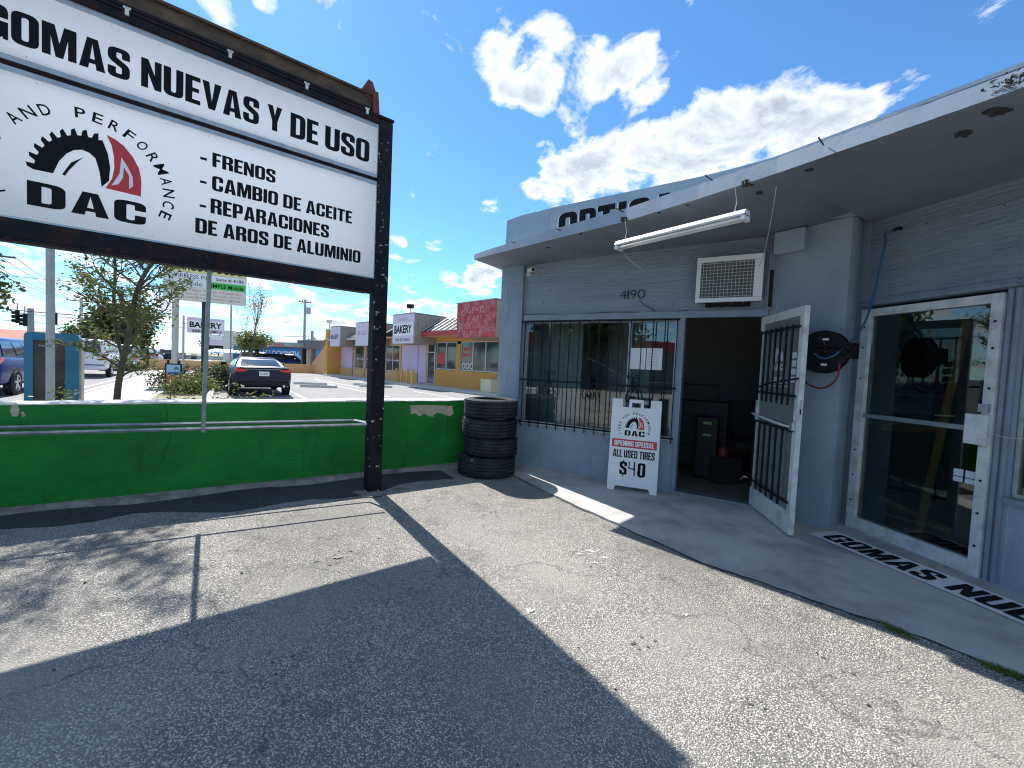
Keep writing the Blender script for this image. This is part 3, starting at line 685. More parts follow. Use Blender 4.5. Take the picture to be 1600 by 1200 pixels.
for z0, z1 in ((3.425,3.905), (2.34,3.315)):
    MB(MS).box(-.0515, -.046, -.008, .048, z0, z1).build('retainer_strip', K['alu2'], sg)
bo = MB(MS)
for z in (3.45, 3.885, 3.29, 2.365):
    for k in range(9):
        s = -2.8+k*.335+.05*math.sin(k*5+z*9); bo.lathe([(0, -.003), (.004, -.003), (.004, .0)], c=(s, 0, z), axis='y', n=6)
for z in (3.55, 3.7, 2.6, 2.85, 3.1): bo.lathe([(0, -.004), (.006, -.004), (.006, .0)], c=(-.075, 0, z), axis='y', n=6)
o = bo.build('screws', K['alu2'], up, kind='stuff')
for w, x0, x1 in (('GOMAS', -2.725, -1.985), ('NUEVAS', -1.92, -1.128), ('Y', -1.062, -.945), ('DE', -.875, -.632), ('USO', -.570, -.135)):
    heavy(w, MS, x0, x1, 3.517, 3.738, K['print_black'], up)
for w, x0, x1, z0, z1 in (('-', -1.545, -1.50, 3.02, 3.17), ('FRENOS', -1.462, -.988, 3.047, 3.165), ('-', -1.545, -1.50, 2.83, 2.97), ('CAMBIO DE ACEITE', -1.462, -.292, 2.848, 2.972),
                          ('-', -1.545, -1.50, 2.63, 2.77), ('REPARACIONES', -1.470, -.511, 2.652, 2.778), ('DE AROS DE ALUMINIO', -1.572, -.195, 2.463, 2.588)):
    heavy(w, MS, x0, x1, z0, z1, K['print_black'], lo)
gear_logo(MS, -2.2, 2.68, 1.0, lo)
# thin bar and the rack of rods below
rk = [(-1.50, 4.50), (-1.80, 4.74)]
rdv = Vector((-2.45, -1.33)).normalized()
rr_ = MB(); a_ = Vector(rk[0]); b_ = Vector(rk[1])
MB().tube([(a_.x-.06, a_.y-.03, .75), (a_.x+rdv.x*3.6, a_.y+rdv.y*3.6, .75)], .0155, 4).build('rod', K['galv'], sg)
MB().tube([(b_.x, b_.y, .75), (b_.x+rdv.x*3.6, b_.y+rdv.y*3.6, .75)], .0155, 4).build('rod', K['galv'], sg)
MB().tube([(a_.x, a_.y, .75), (b_.x, b_.y, .75)], .0155, 4).build('rod', K['galv'], sg)
MB().tube([(a_.x+rdv.x*3.6, a_.y+rdv.y*3.6, .75), (b_.x+rdv.x*3.6, b_.y+rdv.y*3.6, .75)], .0155, 4).build('rod', K['galv'], sg)
q = Vector((-1.50, 4.50)) + rdv*1.51; q2 = MS @ Vector((-1.47, .02, 2.17))
MB().tube([(q.x, q.y, .72), (q2.x, q2.y, 2.17)], .021, 4).build('support_bar', K['galv'], sg)
MB(MS).box(-1.50, -1.44, -.032, -.016, 2.17, 2.31).build('bar_clamp', K['iron'], sg)
pb_ = at(578, 772)
blot('post_base', (pb_.x, pb_.y+.02), .22, K['footing'], 9, z=.008)

# ------------------------------------------------------------------ tyres
def make_tyre(sk):
    t = thing('tyre', '', 'tyre')
    Ro, Wd_ = .315, .250
    prof = [(.205, .012), (.215, .002), (.255, 0), (.285, .008), (.303, .022), (.311, .034)]
    gz = [.060, .105, .145, .190]
    for z in gz: prof += [(.315, z-.007), (.303, z-.005), (.303, z+.005), (.315, z+.007)]
    prof += [(.311, Wd_-.034), (.303, Wd_-.022), (.285, Wd_-.008), (.255, Wd_), (.215, Wd_-.002), (.205, Wd_-.012), (.200, Wd_-.02), (.235, Wd_-.035), (.27, Wd_*.5), (.235, .035), (.200, .02), (.205, .012)]
    MB().lathe(prof, n=72).build('tread', K['rubber'], t, smooth=35)
    si = MB()
    for k in range(72):
        a = 2*math.pi*k/72; c, s = math.cos(a), math.sin(a)
        for zz, ro, dz in ((Wd_-.030, .3105, .012), (.018, .3105, .012)):
            M_ = Matrix.Rotation(a, 4, 'Z'); mb = [M_ @ Vector(v) for v in [(.300,-.0035,zz),(.3165,-.0035,zz),(.3165,.0035,zz),(.300,.0035,zz),(.300,-.0035,zz+dz),(.3165,-.0035,zz+dz),(.3165,.0035,zz+dz),(.300,.0035,zz+dz)]]
            si.add(mb, [(0,3,2,1),(4,5,6,7),(0,1,5,4),(1,2,6,5),(2,3,7,6),(3,0,4,7)])
    si.build('tread_blocks', K['rubber'], t, kind='stuff')
    return t
t0 = make_tyre(1); tc0 = at(762, 725)
TB = Vector((-.235, 5.56))
labs = ['bottom tyre of the stack by the shop corner, sticking out to the left', 'second tyre from the bottom of the stack by the shop corner', 'third tyre from the bottom of the stack by the shop corner', 'topmost black tyre of the stack by the shop corner']
for i, (dx, dy, tilt, s) in enumerate([(-.06, -.01, 0, 1.22), (-.02, .04, R(1.2), 1.15), (-.045, .05, R(-.8), 1.18), (-.035, .04, R(.5), 1.16)]):
    o = t0 if i == 0 else copy_tree(t0)
    o.location = (TB.x+dx, TB.y+dy, .004+i*.252); o.rotation_euler = (tilt, tilt*.6, i*1.3); o.scale = (s, s, 1.0)
    o['label'] = labs[i]; o['group'] = 'used tyres stacked at the corner of the shop'

# ================================================================== SHOP
A0 = Vector((.15, 6.04)); AU = Vector((.870, -.493)).normalized(); MA = frame((A0.x, A0.y, 0), math.atan2(AU.y, AU.x))
B0 = Vector((3.44, 4.05)); BU = Vector((.17, -.985)).normalized(); MBf = frame((B0.x, B0.y, 0), math.atan2(BU.y, BU.x))
shop = thing('tyre_shop', 'low blue grey corner shop with a deep flat concrete canopy and barred window', 'building', (1.5, 5.2, 0), 0)
def spart(mb, name, m, parent=None, **k): return mb.build(name, m, parent or shop, **k)
HS = 3.06                         # underside of canopy at the wall
T = .16
# wall A: pilaster, below window, above, jambs
spart(MB(MA).box(-.41, -.055, -.03, T, -.02, 2.97), 'pilaster', K['grey_wall'])
spart(MB(MA).box(-.055, 2.12, 0, T, -.02, .63), 'sill_wall', K['grey_wall'])
spart(MB(MA).box(-.055, 2.98, 0, T, 2.16, 3.12), 'upper_wall', K['ridge_wall'])
spart(MB(MA).box(-.053, 0.0, 0, T, .632, 2.158), 'window_jamb', K['grey_trim'])
spart(MB(MA).box(-.07, -.03, -.06, -.032, 1.0, 2.90), 'conduit', K['grey_trim'])
spart(MB(MA).box(2.10, 2.17, -.02, T, .632, 2.158), 'door_jamb', K['grey_trim']); spart(MB(MA).box(2.122, 2.17, -.02, T, -.02, .630), 'door_jamb', K['grey_trim'])
spart(MB(MA).box(2.975, 3.01, -.02, T, -.02, 2.158), 'door_jamb', K['grey_trim'])
spart(MB(MA).box(0.0, 3.01, -.035, .02, 2.125, 2.20), 'head_trim', K['grey_trim'])
spart(MB(MA).box(2.982, 3.04, -.05, .0, 2.202, 3.10), 'trim_board', K['grey_trim']); spart(MB(MA).box(2.965, 2.980, -.03, -.002, 2.202, 3.05), 'trim_board', K['grey_trim'])
spart(MB(MA).box(2.17, 2.975, 0.0, T, -.02, .026), 'threshold', K['alu2'])
# pier between the doors, with a rounded corner
pier = [(MA @ Vector((3.012, -.02, 0))).xy[:], (2.98, 4.17), (3.09, 4.00), (3.14, 3.955), (3.19, 3.965), (3.30, 4.06), (3.40, 4.145), (3.50, 4.30), (3.30, 4.80), (2.85, 4.75)]
spart(MB().prism(pier, -.02, 3.11), 'pier', K['grey_wall'], smooth=50)
# wall B: around the second door and the next window
spart(MB(MBf).box(-.12, -.045, 0, T, -.02, 3.10), 'side_wall', K['grey_wall'])
spart(MB(MBf).box(-.043, 5.2, .005, T, 2.19, 3.11), 'upper_wall', K['ridge_wall'])
spart(MB(MBf).box(1.00, 1.10, 0, T, -.02, 2.188), 'side_wall', K['grey_wall'])
spart(MB(MBf).box(1.102, 5.2, 0, T, -.02, .62), 'sill_wall', K['grey_wall'])
for k, (a, b, z0, z1, y) in enumerate([(-.16, 1.10, 2.195, 2.225, -.03), (-.14, 1.06, 2.228, 2.25, -.018), (1.06, 5.0, 2.20, 2.235, -.03), (1.10, 5.0, .625, .665, -.04)]):
    spart(MB(MBf).box(a, b, y, -.001 if k != 3 else .1, z0, z1), 'trim_board', K['grey_trim'])
for x in (1.03, 1.075): spart(MB(MBf).box(x-.012, x+.012, -.02, -.001, .0, 2.18), 'trim_board', K['grey_trim'])
# rest of the walls, roof and parapet
c0 = MA @ Vector((-.41, 0, 0)); cE = MBf @ Vector((5.2, 0, 0))
AN = Vector((-AU.y, AU.x)); BN = Vector((-BU.y, BU.x))
cL = c0.xy + AN*6.5; cR = cE.xy + BN*7
def wallseg(p_, q_, t_, z0, z1):
    d = (q_-p_).normalized(); n = Vector((-d.y, d.x))*t_
    return MB().prism([p_[:], q_[:], (q_+n)[:], (p_+n)[:]], z0, z1)
spart(wallseg(cL, c0.xy+AN*.162, T, -.02, 3.05), 'end_wall', K['grey_wall'])
spart(wallseg(cE.xy+BN*.162, cR, T, -.02, 3.05), 'end_wall', K['grey_wall'])
spart(wallseg(cR, cL, T, -.02, 3.05), 'rear_wall', K['grey_wall'])
FASC = []
for (x, y, z) in [(740,405,2.95), (788,393,2.95), (880,370,2.95), (976,346,2.95), (1090,311,2.95), (1213,271,2.95), (1380,213,2.95), (1546,155,2.95)]:
    q = at(x, y, z); FASC.append((q.x, q.y))
FASC += [(2.80, 1.55), (3.05, .6), (3.15, -1.6)]
inner = [(cE.x-.2, cE.y-.3), (cR.x, cR.y-.5), (cL.x+.5, cL.y), (c0.x+AN.x*.25, c0.y+AN.y*.25), (c0.x-.03, c0.y+.02)]
# soffit rises towards the wall: triangulated strip between canopy edge and wall line
wl_ = [(c0.x-.03, c0.y+.02, 2.895), (A0.x, A0.y, 2.91), (A0.x+AU.x*.9, A0.y+AU.y*.9, 2.95), (A0.x+AU.x*1.6, A0.y+AU.y*1.6, 2.97), (A0.x+AU.x*2.3, A0.y+AU.y*2.3, 2.99), (A0.x+AU.x*2.98, A0.y+AU.y*2.98, 3.0),
       (3.12, 3.96, 3.01), (3.42, 4.15, 3.01), (3.52, 3.6, 3.0), (3.62, 3.04, 2.985), (3.85, 1.7, 2.98), (4.3, -.95, 2.98)]
fz = [2.95]*len(FASC)
def stripmesh(L1, L2, name, m, extra=0.0):
    "fan two polylines of 3D points together"
    vs = [Vector(v) for v in L1]+[Vector(v) for v in L2]; n1 = len(L1); i = j = 0; fs = []
    def prog(L, k): return (vs[k if L is L1 else n1+k]-vs[0 if L is L1 else n1]).length/(vs[n1-1 if L is L1 else -1]-vs[0 if L is L1 else n1]).length
    while i < n1-1 or j < len(L2)-1:
        if j >= len(L2)-1 or (i < n1-1 and prog(L1, i+1) <= prog(L2, j+1)): fs.append((i, n1+j, i+1)); i += 1
        else: fs.append((i, n1+j, n1+j+1)); j += 1
    return MB().add(vs, fs)
F3 = [(p[0], p[1], 2.95) for p in FASC]
wl2 = [((x+(AN.x if k < 6 else .9)*(.15 if k else 0)), (y+(AN.y if k < 6 else .15)*(.15 if k else 0)), z) for k, (x, y, z) in enumerate(wl_)]
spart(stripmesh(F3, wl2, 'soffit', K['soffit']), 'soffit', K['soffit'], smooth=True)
ft_ = [.075, .10, .125, .135, .13, .12, .11, .105, .105, .105, .105]
Ftop = []; 
for i, p in enumerate(FASC):
    Ftop.append((p[0]+.012, p[1]+.012, 2.95+ft_[i]))
fb = MB(); n = len(FASC)
SUBF = 12; bl = []; tl = []
gf = random.Random(12)
for i in range(n-1):
    for k in range(SUBF):
        t = k/SUBF; a = Vector(F3[i]).lerp(Vector(F3[i+1]), t); b = Vector(Ftop[i]).lerp(Vector(Ftop[i+1]), t)
        bl.append(a+Vector((0,0,gf.uniform(-.0015,.0015)))); tl.append(b+Vector((0,0,gf.uniform(-.0025,.0025))))
bl.append(Vector(F3[-1])); tl.append(Vector(Ftop[-1]))
m_ = len(bl); back = [t+Vector((.08,.08,.006)) for t in tl]
fb.add(bl+tl+back, [(i, i+1, m_+i+1, m_+i) for i in range(m_-1)] + [(m_+i, m_+i+1, 2*m_+i+1, 2*m_+i) for i in range(m_-1)])
spart(fb, 'canopy_edge', K['fascia'])
# canopy end (left) and roof deck
endb = Vector(wl_[0]); 
spart(MB().add([F3[0], endb, endb+Vector((0,0,.25)), Ftop[0]], [(0,3,2,1)]).add([F3[0], Ftop[0], endb+Vector((0,0,.25)), endb], [(0,1,2,3)]), 'canopy_end', K['fascia'])
deck = [b[:2] for b in [Ftop[0]]+Ftop[1:]] + inner
spart(MB().prism(deck, 3.102, 3.115) if False else MB().prism([(p[0]+.05, p[1]+.05) for p in FASC[3:]] + inner, 3.09, 3.112), 'roof_deck', K['fascia'])
spart(MB().add([(Ftop[i][0]+.02, Ftop[i][1]+.02, Ftop[i][2]-.004) for i in range(4)]+[(c0.x+AN.x*.25, c0.y+AN.y*.25, 3.11), tuple(endb+Vector((0,0,.2)))], [(0,1,2,3,4,5)]), 'roof_deck', K['fascia'])
# soffit details: dark spalls, screws and iron spikes on the edge
K['spall'] = mat('spalled_concrete', (.05,.05,.048), .95, var=.7, vs=30, bump=1, bs=80)
for i, (x, y, r) in enumerate([(780,411,.03),(857,385,.035),(908,363,.02),(975,342,.04),(1167,286,.05),(1187,299,.035),(1265,262,.03),(1075,318,.02),(1030,330,.02),(1505,206,.05),(1560,170,.07),(1100,400,.02)]):
    q = at(x, y, 2.962); 
    g = random.Random(50+i); pts = []
    for k in range(14):
        a_ = 2*math.pi*k/14; rr = r*(.4+.7*g.random()); pts.append((q.x+math.cos(a_)*rr, q.y+math.sin(a_)*rr*.7))
    mb = MB().prism(pts, 2.93+.012, 2.975); spart(mb, 'spalled_spot', K['spall'])
def lump(c, r, seed, n=60):
    g = random.Random(seed); mb = MB(); 
    for k in range(n):
        p_ = Vector(c)+Vector((g.gauss(0, r), g.gauss(0, r), g.gauss(0, r*.35))); s_2 = r*g.uniform(.1,.4)
        vs = [p_+Vector((g.uniform(-1,1), g.uniform(-1,1), g.uniform(-1,1)))*s_2 for _ in range(4)]
        mb.add(vs, [(0,1,2),(0,2,3),(0,3,1),(1,3,2)])
    return mb
q = at(1578, 128, 2.99); spart(lump((q.x+.01, q.y, 2.985), .035, 5, 130), 'broken_edge', K['spall'], kind='stuff')
for i, (x, y) in enumerate([(752,399),(805,380),(874,360),(968,329),(1282,222),(1107,279)]):
    q = at(x, y, 3.03); spart(MB().tube([(q.x+.05, q.y+.04, 3.035), (q.x-.05, q.y-.05, 3.03)], .005, 6), 'iron_spike', K['spall'])
# parapet above the roof, with the old lettering
PAR = []
for (x, y) in [(792,345), (816,336), (875,322), (970,304), (1050,286), (1095,276), (1150,262), (1215,244)]:
    q = at(x, y, 3.62); PAR.append((q.x, q.y))
PAR += [(4.4, 2.9)]
pm = MB(); ins = [(p[0]+AN.x*.18, p[1]+AN.y*.18) for p in PAR]
spart(MB().prism(PAR + ins[::-1], 3.0, 3.62), 'parapet', K['fascia'])
pa, pb2 = Vector(PAR[2]), Vector(PAR[5]); pu = (pb2-pa).normalized(); MP = frame((pa.x, pa.y, 0), math.atan2(pu.y, pu.x))
spart(MB(MP).box(-.12, 2.6, -.035, .03, 3.1, 3.606), 'parapet_face', K['fascia'])
word = 'OPTICA'
for i, (ch, x0, x1) in enumerate([('O',.0,.27),('P',.30,.53),('T',.55,.78),('I',.82,.92),('C',.95,1.2),('A',1.22,1.5)]):
    heavy(ch, MP, x0, x1, 3.06, 3.50, K['print_white'], shop, off=-.037, name='painted_letter')
    heavy(ch, MP, x0+.012, x1+.012, 3.06, 3.50, K['print_black'], shop, off=-.039, name='painted_letter')

# interior: floor, ceiling, partition
fl = [MA @ Vector((-.3, .2, 0)), MA @ Vector((3.0, .165, 0)), Vector((3.7, 4.3, 0)), MBf @ Vector((5.0, .2, 0)), Vector((cR.x, cR.y, 0)), Vector((cL.x, cL.y, 0))]
sheet_ = MB().add([(p.x, p.y, .022) for p in [MA @ Vector((-.3, .0, 0)), MA @ Vector((3.2, .0, 0)), Vector((3.55, 4.15, 0)), MBf @ Vector((5.1, .05, 0)), Vector((cR.x, cR.y, 0)), Vector((cL.x, cL.y, 0))]], [(0,1,2,3,4,5)])
spart(sheet_, 'floor', K['intfloor'])
spart(MB().prism([(p.x, p.y) for p in fl], 2.86, 2.89), 'ceiling', K['intwall'])
pA = Vector((3.05, 4.72)); pB = pA+AN*5.4+Vector((.4,0))
spart(wallseg(pA, pB, .1, .024, 2.858), 'partition', K['intwall'])
spart(MB(MA).box(-.35, 3.7, 3.4, 3.5, .024, 2.858), 'partition', K['intwall'])
spart(MB(MA).box(-.36, -.30, .17, 3.39, .024, 2.858), 'partition', K['intwall'])

K['pale_int'] = mat('pale_partition', (.5,.52,.5), .8, var=.08, vs=1)
spart(MB(MA).box(-.29, .62, .75, .80, .024, 2.858), 'partition', K['pale_int'])
spart(MB(MA).box(.62, 1.35, 2.2, 2.25, .024, 2.858), 'partition', K['pale_int'])
# barred window
win = spart(MB(MA).box(0.0, 2.10, .0, .07, .632, .675), 'window', K['alu'])
for b in [(0.0,2.10,2.085,2.124),]: MB(MA).box(b[0], b[1], .03, .07, b[2], b[3]).build('frame_rail', K['alu2'], win)
for x in (0.0, 1.50, 2.065): MB(MA).box(x, x+.035, .032, .068, .676, 2.084).build('mullion', K['alu2'], win)
for (a, b) in ((.036, 1.499), (1.536, 2.064)): MB(MA).box(a, b, .046, .052, .676, 2.083).build('pane', K['glass'], win)
for i in range(16):
    x = .03+i*.1375; MB(MA).box(x-.0055, x+.0055, -.048, -.037, .60, 2.115).build('bar', K['barblack'], win)
for z in (2.105, .66): MB(MA).box(-.03, 2.115, -.036, -.028, z-.008, z+.014).build('bar', K['barblack'], win)
MB(MA).box(-.03, 2.115, -.036, -.026, 1.262, 1.286).build('bar', K['barblack'], win)
for x in (.02, 1.02, 2.02): MB(MA).box(x-.02, x+.02, -.036, -.001, 2.12, 2.165).build('bracket', K['grey_trim'], win)
def scroll(xc):
    mb = MB(MA); Z0 = 1.26
    for s in (-1, 1):
        up_ = [(xc+s*(.004+.0*t), -.052, 1.14+t*.20) for t in (0, .5, 1)]
        pts = [(xc+s*.006, -.055, 1.20), (xc+s*.006, -.055, 1.36), (xc+s*.03, -.055, 1.41), (xc+s*.065, -.055, 1.42), (xc+s*.082, -.055, 1.395), (xc+s*.07, -.055, 1.37), (xc+s*.05, -.055, 1.375), (xc+s*.05, -.055, 1.39)]
        mb.tube(pts, .0075, 6)
        pts = [(xc+s*.006, -.055, 1.36), (xc+s*.025, -.055, 1.26), (xc+s*.07, -.055, 1.17), (xc+s*.085, -.055, 1.12), (xc+s*.07, -.055, 1.075), (xc+s*.035, -.055, 1.07), (xc+s*.012, -.055, 1.10), (xc+s*.02, -.055, 1.135), (xc+s*.04, -.055, 1.13)]
        mb.tube(pts, .0075, 6)
    mb.tube([(xc-.02, -.055, 1.10), (xc+.02, -.055, 1.10)], .006, 6)
    return mb
for xc in (.445, 1.028, 1.61): scroll(xc).build('scroll', K['barblack'], win)
for (x0, x1) in ((1.507, 1.725), (1.735, 1.925)):
    n_ = MB(MA).box(x0, x1, .040, .0425, 1.49, 1.76).build('paper_notice', K['print_white'], win)
    g = random.Random(int(x0*100)); 
    if x0 > 1.6:
        for k in range(11): MB(MA).box(x0+.015, x1-.02-g.random()*.05, .0392, .0396, 1.73-k*.019, 1.733-k*.019).build('printed_line', K['alu2'], win)
for pts in ([(.50,1.95),(.62,1.70),(.74,1.45)], [(.95,1.62),(1.2,1.52),(1.45,1.38)], [(1.45,1.38),(1.75,1.33),(2.03,1.335)], [(.05,1.62),(.3,1.72),(.5,1.66)]):
    MB(MA).tube([(x, .0445, z) for x, z in pts], .0014, 4).build('crack', K['wire'], win)

# open door
hin = MA @ Vector((2.972, -.02, 0)); fre = at(1240, 848); dv = (Vector((fre.x, fre.y))-hin.xy); DLn = .90
MD = frame((hin.x, hin.y, 0), math.atan2(dv.y, dv.x))   # local x from hinge to free edge, +y to the right (outer face)
od = spart(MB(MD).box(0, .055, -.022, .022, .045, 2.11), 'open_door', K['alu'], bevel=.003)
MB(MD).box(DLn-.07, DLn, -.022, .022, .045, 2.11).build('stile', K['alu'], od, bevel=.003)
MB(MD).box(.056, DLn-.071, -.021, .021, .045, .24).build('rail', K['alu'], od)
MB(MD).box(.056, DLn-.071, -.021, .021, 2.03, 2.11).build('rail', K['alu'], od)
MB(MD).box(.056, DLn-.071, -.008, -.002, .241, 2.029).build('pane', K['glasspale'], od)
MB(MD).tube([(.03, -.06, 1.06), (.12, -.075, 1.055), (.6, -.075, 1.03), (.80, -.06, 1.02), (DLn-.04, -.022, 1.02)], .011, 8).build('push_bar', K['alu'], od, smooth=True)
MB(MD).box(DLn-.075, DLn-.02, -.05, -.023, .99, 1.06).build('lock_case', K['alu2'], od)
MB(MD).box(DLn+.0005, DLn+.003, -.009, .009, 1.15, 1.27).build('lock_slot', K['alu2'], od)
MB(MD).box(DLn+.0035, DLn+.005, -.005, .006, 1.14, 1.19).build('lock_slot', K['barblack'], od)
for z in (1.93, 1.30, .985, .33): MB(MD).box(-.01, DLn-.03, -.046, -.030, z-.01, z+.01).build('bar', K['barblack'], od)
for i in range(7):
    x = .11+i*.112
    MB(MD).box(x-.007, x+.007, -.062, -.047, 1.21, 1.95).build('bar', K['barblack'], od)
for i in range(6):
    x = .10+i*.125
    MB(MD).box(x-.007, x+.007, -.062, -.047, .27, .99).build('bar', K['barblack'], od)
MB(MD).tube([(-.02, -.08, 1.31), (.42, -.085, 1.40), (DLn+.06, -.065, 1.46)], .010, 6).build('chain_rod', K['barblack'], od)
K['decal'] = mat('pale_decal', (.62,.68,.70), .5, var=.08)
gear_logo(MD, .42, 1.62, .36, od, off=-.0095, red=K['decal'], black=K['decal'], mirror=True, arc=False, plain=K['glasspale'])
thin('HOURS', MD, .30, .64, 1.40, 1.47, K['decal'], od, off=-.0095, bold=.01, mirror=True)
MB(MD).box(.28, .66, -.0105, -.0092, 1.375, 1.382).build('printed_line', K['decal'], od)
for k in range(4): MB(MD).box(.71, .79, -.0105, -.0092, 1.42+k*.075, 1.475+k*.075).build('printed_line', K['decal'], od)
q = MD @ Vector((.02, -.06, .33))
MB(MD).tube([(-.02, -.05, .33), (-.06, -.07, .33), (-.10, -.09, .29), (-.12,-.09,.27)], .010, 6).build('latch', K['chrome'], od)

# second glazed door (closed)
d2 = spart(MB(MBf).box(-.042, .04, -.035, .06, -.02, 2.16), 'glass_door', K['alu'], bevel=.003)
MB(MBf).box(.93, .998, -.035, .06, -.02, 2.16).build('stile', K['alu'], d2, bevel=.003)
MB(MBf).box(.041, .929, -.033, .058, 2.09, 2.158).build('rail', K['alu'], d2)
MB(MBf).box(.041, .929, -.033, .058, -.02, .13).build('rail', K['alu'], d2)
MB(MBf).box(.041, .929, -.028, .02, 1.115, 1.152).build('rail', K['alu2'], d2)
MB(MBf).box(.041, .929, .004, .010, .131, 1.114).build('pane', K['glassdark'], d2); MB(MBf).box(.041, .929, .004, .010, 1.153, 2.089).build('pane', K['glassdark'], d2)
MB(MBf).box(.86, .995, -.075, -.036, 1.02, 1.25).build('lock_box', K['alu'], d2, bevel=.004)
MB(MBf).box(.925, .985, -.060, -.036, 1.27, 1.33).build('lock_case', K['alu2'], d2)
for z in (.25, .75, 1.45, 1.95, .5, 1.75):
    MB(MBf).lathe([(0, -.041), (.009, -.040), (.009, -.0355)], c=(.965, 0, z), axis='y', n=8).build('bolt', K['iron'], d2)
    MB(MBf).lathe([(0, -.041), (.008, -.040), (.008, -.0355)], c=(0.0, 0, z+.04), axis='y', n=8).build('bolt', K['iron'], d2)
for (a, b, z0, z1) in ((.775, .835, .745, .80), (.775, .835, .70, .738), (.85, .945, .745, .80), (.85, .945, .70, .738)):
    MB(MBf).box(a, min(b, .928), -.001, .003, z0, z1).build('sticker', K['decal'], d2)
# window beyond the second door
w2 = spart(MB(MBf).box(1.105, 5.1, .03, .07, .668, .70), 'window', K['alu2'])
MB(MBf).box(1.105, 1.135, .025, .07, .701, 2.15).build('mullion', K['alu2'], w2); MB(MBf).box(3.1, 3.14, .03, .07, .701, 2.15).build('mullion', K['alu2'], w2)
MB(MBf).box(1.105, 5.1, .03, .07, 2.151, 2.188).build('frame_rail', K['alu2'], w2)
for (a, b) in ((1.136, 3.099), (3.141, 5.09)): MB(MBf).box(a, b, .046, .052, .701, 2.15).build('pane', K['glassdark'], w2)
# seams in the sheathing
for z in (2.62,): spart(MB(MA).box(0.0, 2.96, -.004, .0, z+.24, z+.25), 'seam_strip', K['grey_trim'])
# fixings, old screw holes, hairline cracks and a cable over the window
gh = random.Random(77)
for k in range(26):
    x = gh.uniform(.05, 2.9); z = gh.uniform(2.24, 2.88); 
    if 2.2 < x: z = gh.uniform(2.79, 2.88)
    r_ = gh.uniform(.004, .010); spart(MB(MA).lathe([(0,-.003),(r_,-.002),(r_*1.1,-.0002)], c=(x, 0, z), axis='y', n=8), 'screw_hole', K['spall'])
for k in range(8):
    x = gh.uniform(-.38, -.08); z = gh.uniform(.3, 2.8); r_ = gh.uniform(.004, .008); spart(MB(MA).lathe([(0,-.034),(r_,-.033),(r_*1.1,-.0302)], c=(x, 0, z), axis='y', n=8), 'screw_hole', K['spall'])
for k in range(12):
    x = gh.uniform(.0, 4.8); z = gh.uniform(2.32, 2.92); r_ = gh.uniform(.004, .009); spart(MB(MBf).lathe([(0,.002),(r_,.003),(r_*1.1,.0048)], c=(x, 0, z), axis='y', n=8), 'screw_hole', K['spall'])
spart(MB(MA).tube(smoothpts([Vector((x, -.02-.004*(k % 2), 2.205+.012*math.sin(k*1.7))) for k, x in enumerate([-.03, .2, .5, .8, 1.1, 1.4, 1.7, 2.0, 2.2])]) , .0035, 5), 'wire', K['wiredark'])
def crackline(M_, pts, off, name='crack', w=.0022):
    g = random.Random(int(pts[0][0]*1000)); P2 = []
    for i in range(len(pts)-1):
        for k in range(6):
            t = k/6; P2.append((pts[i][0]+(pts[i+1][0]-pts[i][0])*t+g.uniform(-.008,.008), off, pts[i][1]+(pts[i+1][1]-pts[i][1])*t+g.uniform(-.008,.008)))
    return MB(M_).tube(P2, w, 4)
spart(crackline(MA, [(.25,.62),(.32,.45),(.28,.25),(.36,.05)], -.0005), 'crack', K['spall']); spart(crackline(MA, [(1.2,.6),(1.35,.5),(1.5,.52)], -.0005), 'crack', K['spall'])
spart(crackline(MA, [(-.3,2.6),(-.25,2.3),(-.33,2.0)], -.0305), 'crack', K['spall']); spart(crackline(MBf, [(1.3,.6),(1.4,.4),(1.35,.2)], -.0005), 'crack', K['spall'])
spart(MB(MA).box(3.0, 3.035, -.058, -.0505, 2.22, 2.62), 'trim_board', K['iron2'])
spart(MB(MJ0).box(.02, .31, -.02, .004, 2.985, 3.0), 'gap', K['spall']) if False else None
for k, (x0, x1, z) in enumerate([(-.02, 2.96, 2.52), (.3, 2.2, 2.80)]): spart(crackline(MA, [(x0, z), ((x0+x1)/2, z+.006), (x1, z-.004)], .0006, w=.0022), 'seam', K['grey_trim'])
for k, (x0, x1, z) in enumerate([(.1, 2.9, 2.50), (-.0, 3.2, 2.78)]): spart(crackline(MBf, [(x0, z), ((x0+x1)/2, z+.006), (x1, z-.004)], .0056, w=.0022), 'seam', K['grey_trim'])
# house number
for i, (ch, a, b) in enumerate((('4',1.37,1.455),('1',1.468,1.485),('9',1.503,1.575),('0',1.595,1.685))):
    MN = MA @ Matrix.Translation((0, -.02, 0))
    thin(ch, MN, a, b, 2.375, 2.49, K['barblack'], shop, off=0, bold=-.018 if ch != '1' else 0, name='house_number_digit')
spart(MB(MA).tube([(1.62,-.012,2.36),(1.66,-.014,2.31),(1.72,-.012,2.275),(1.79,-.014,2.235),(1.83,-.03,2.19)], .004, 5), 'wire', K['wiredark'])

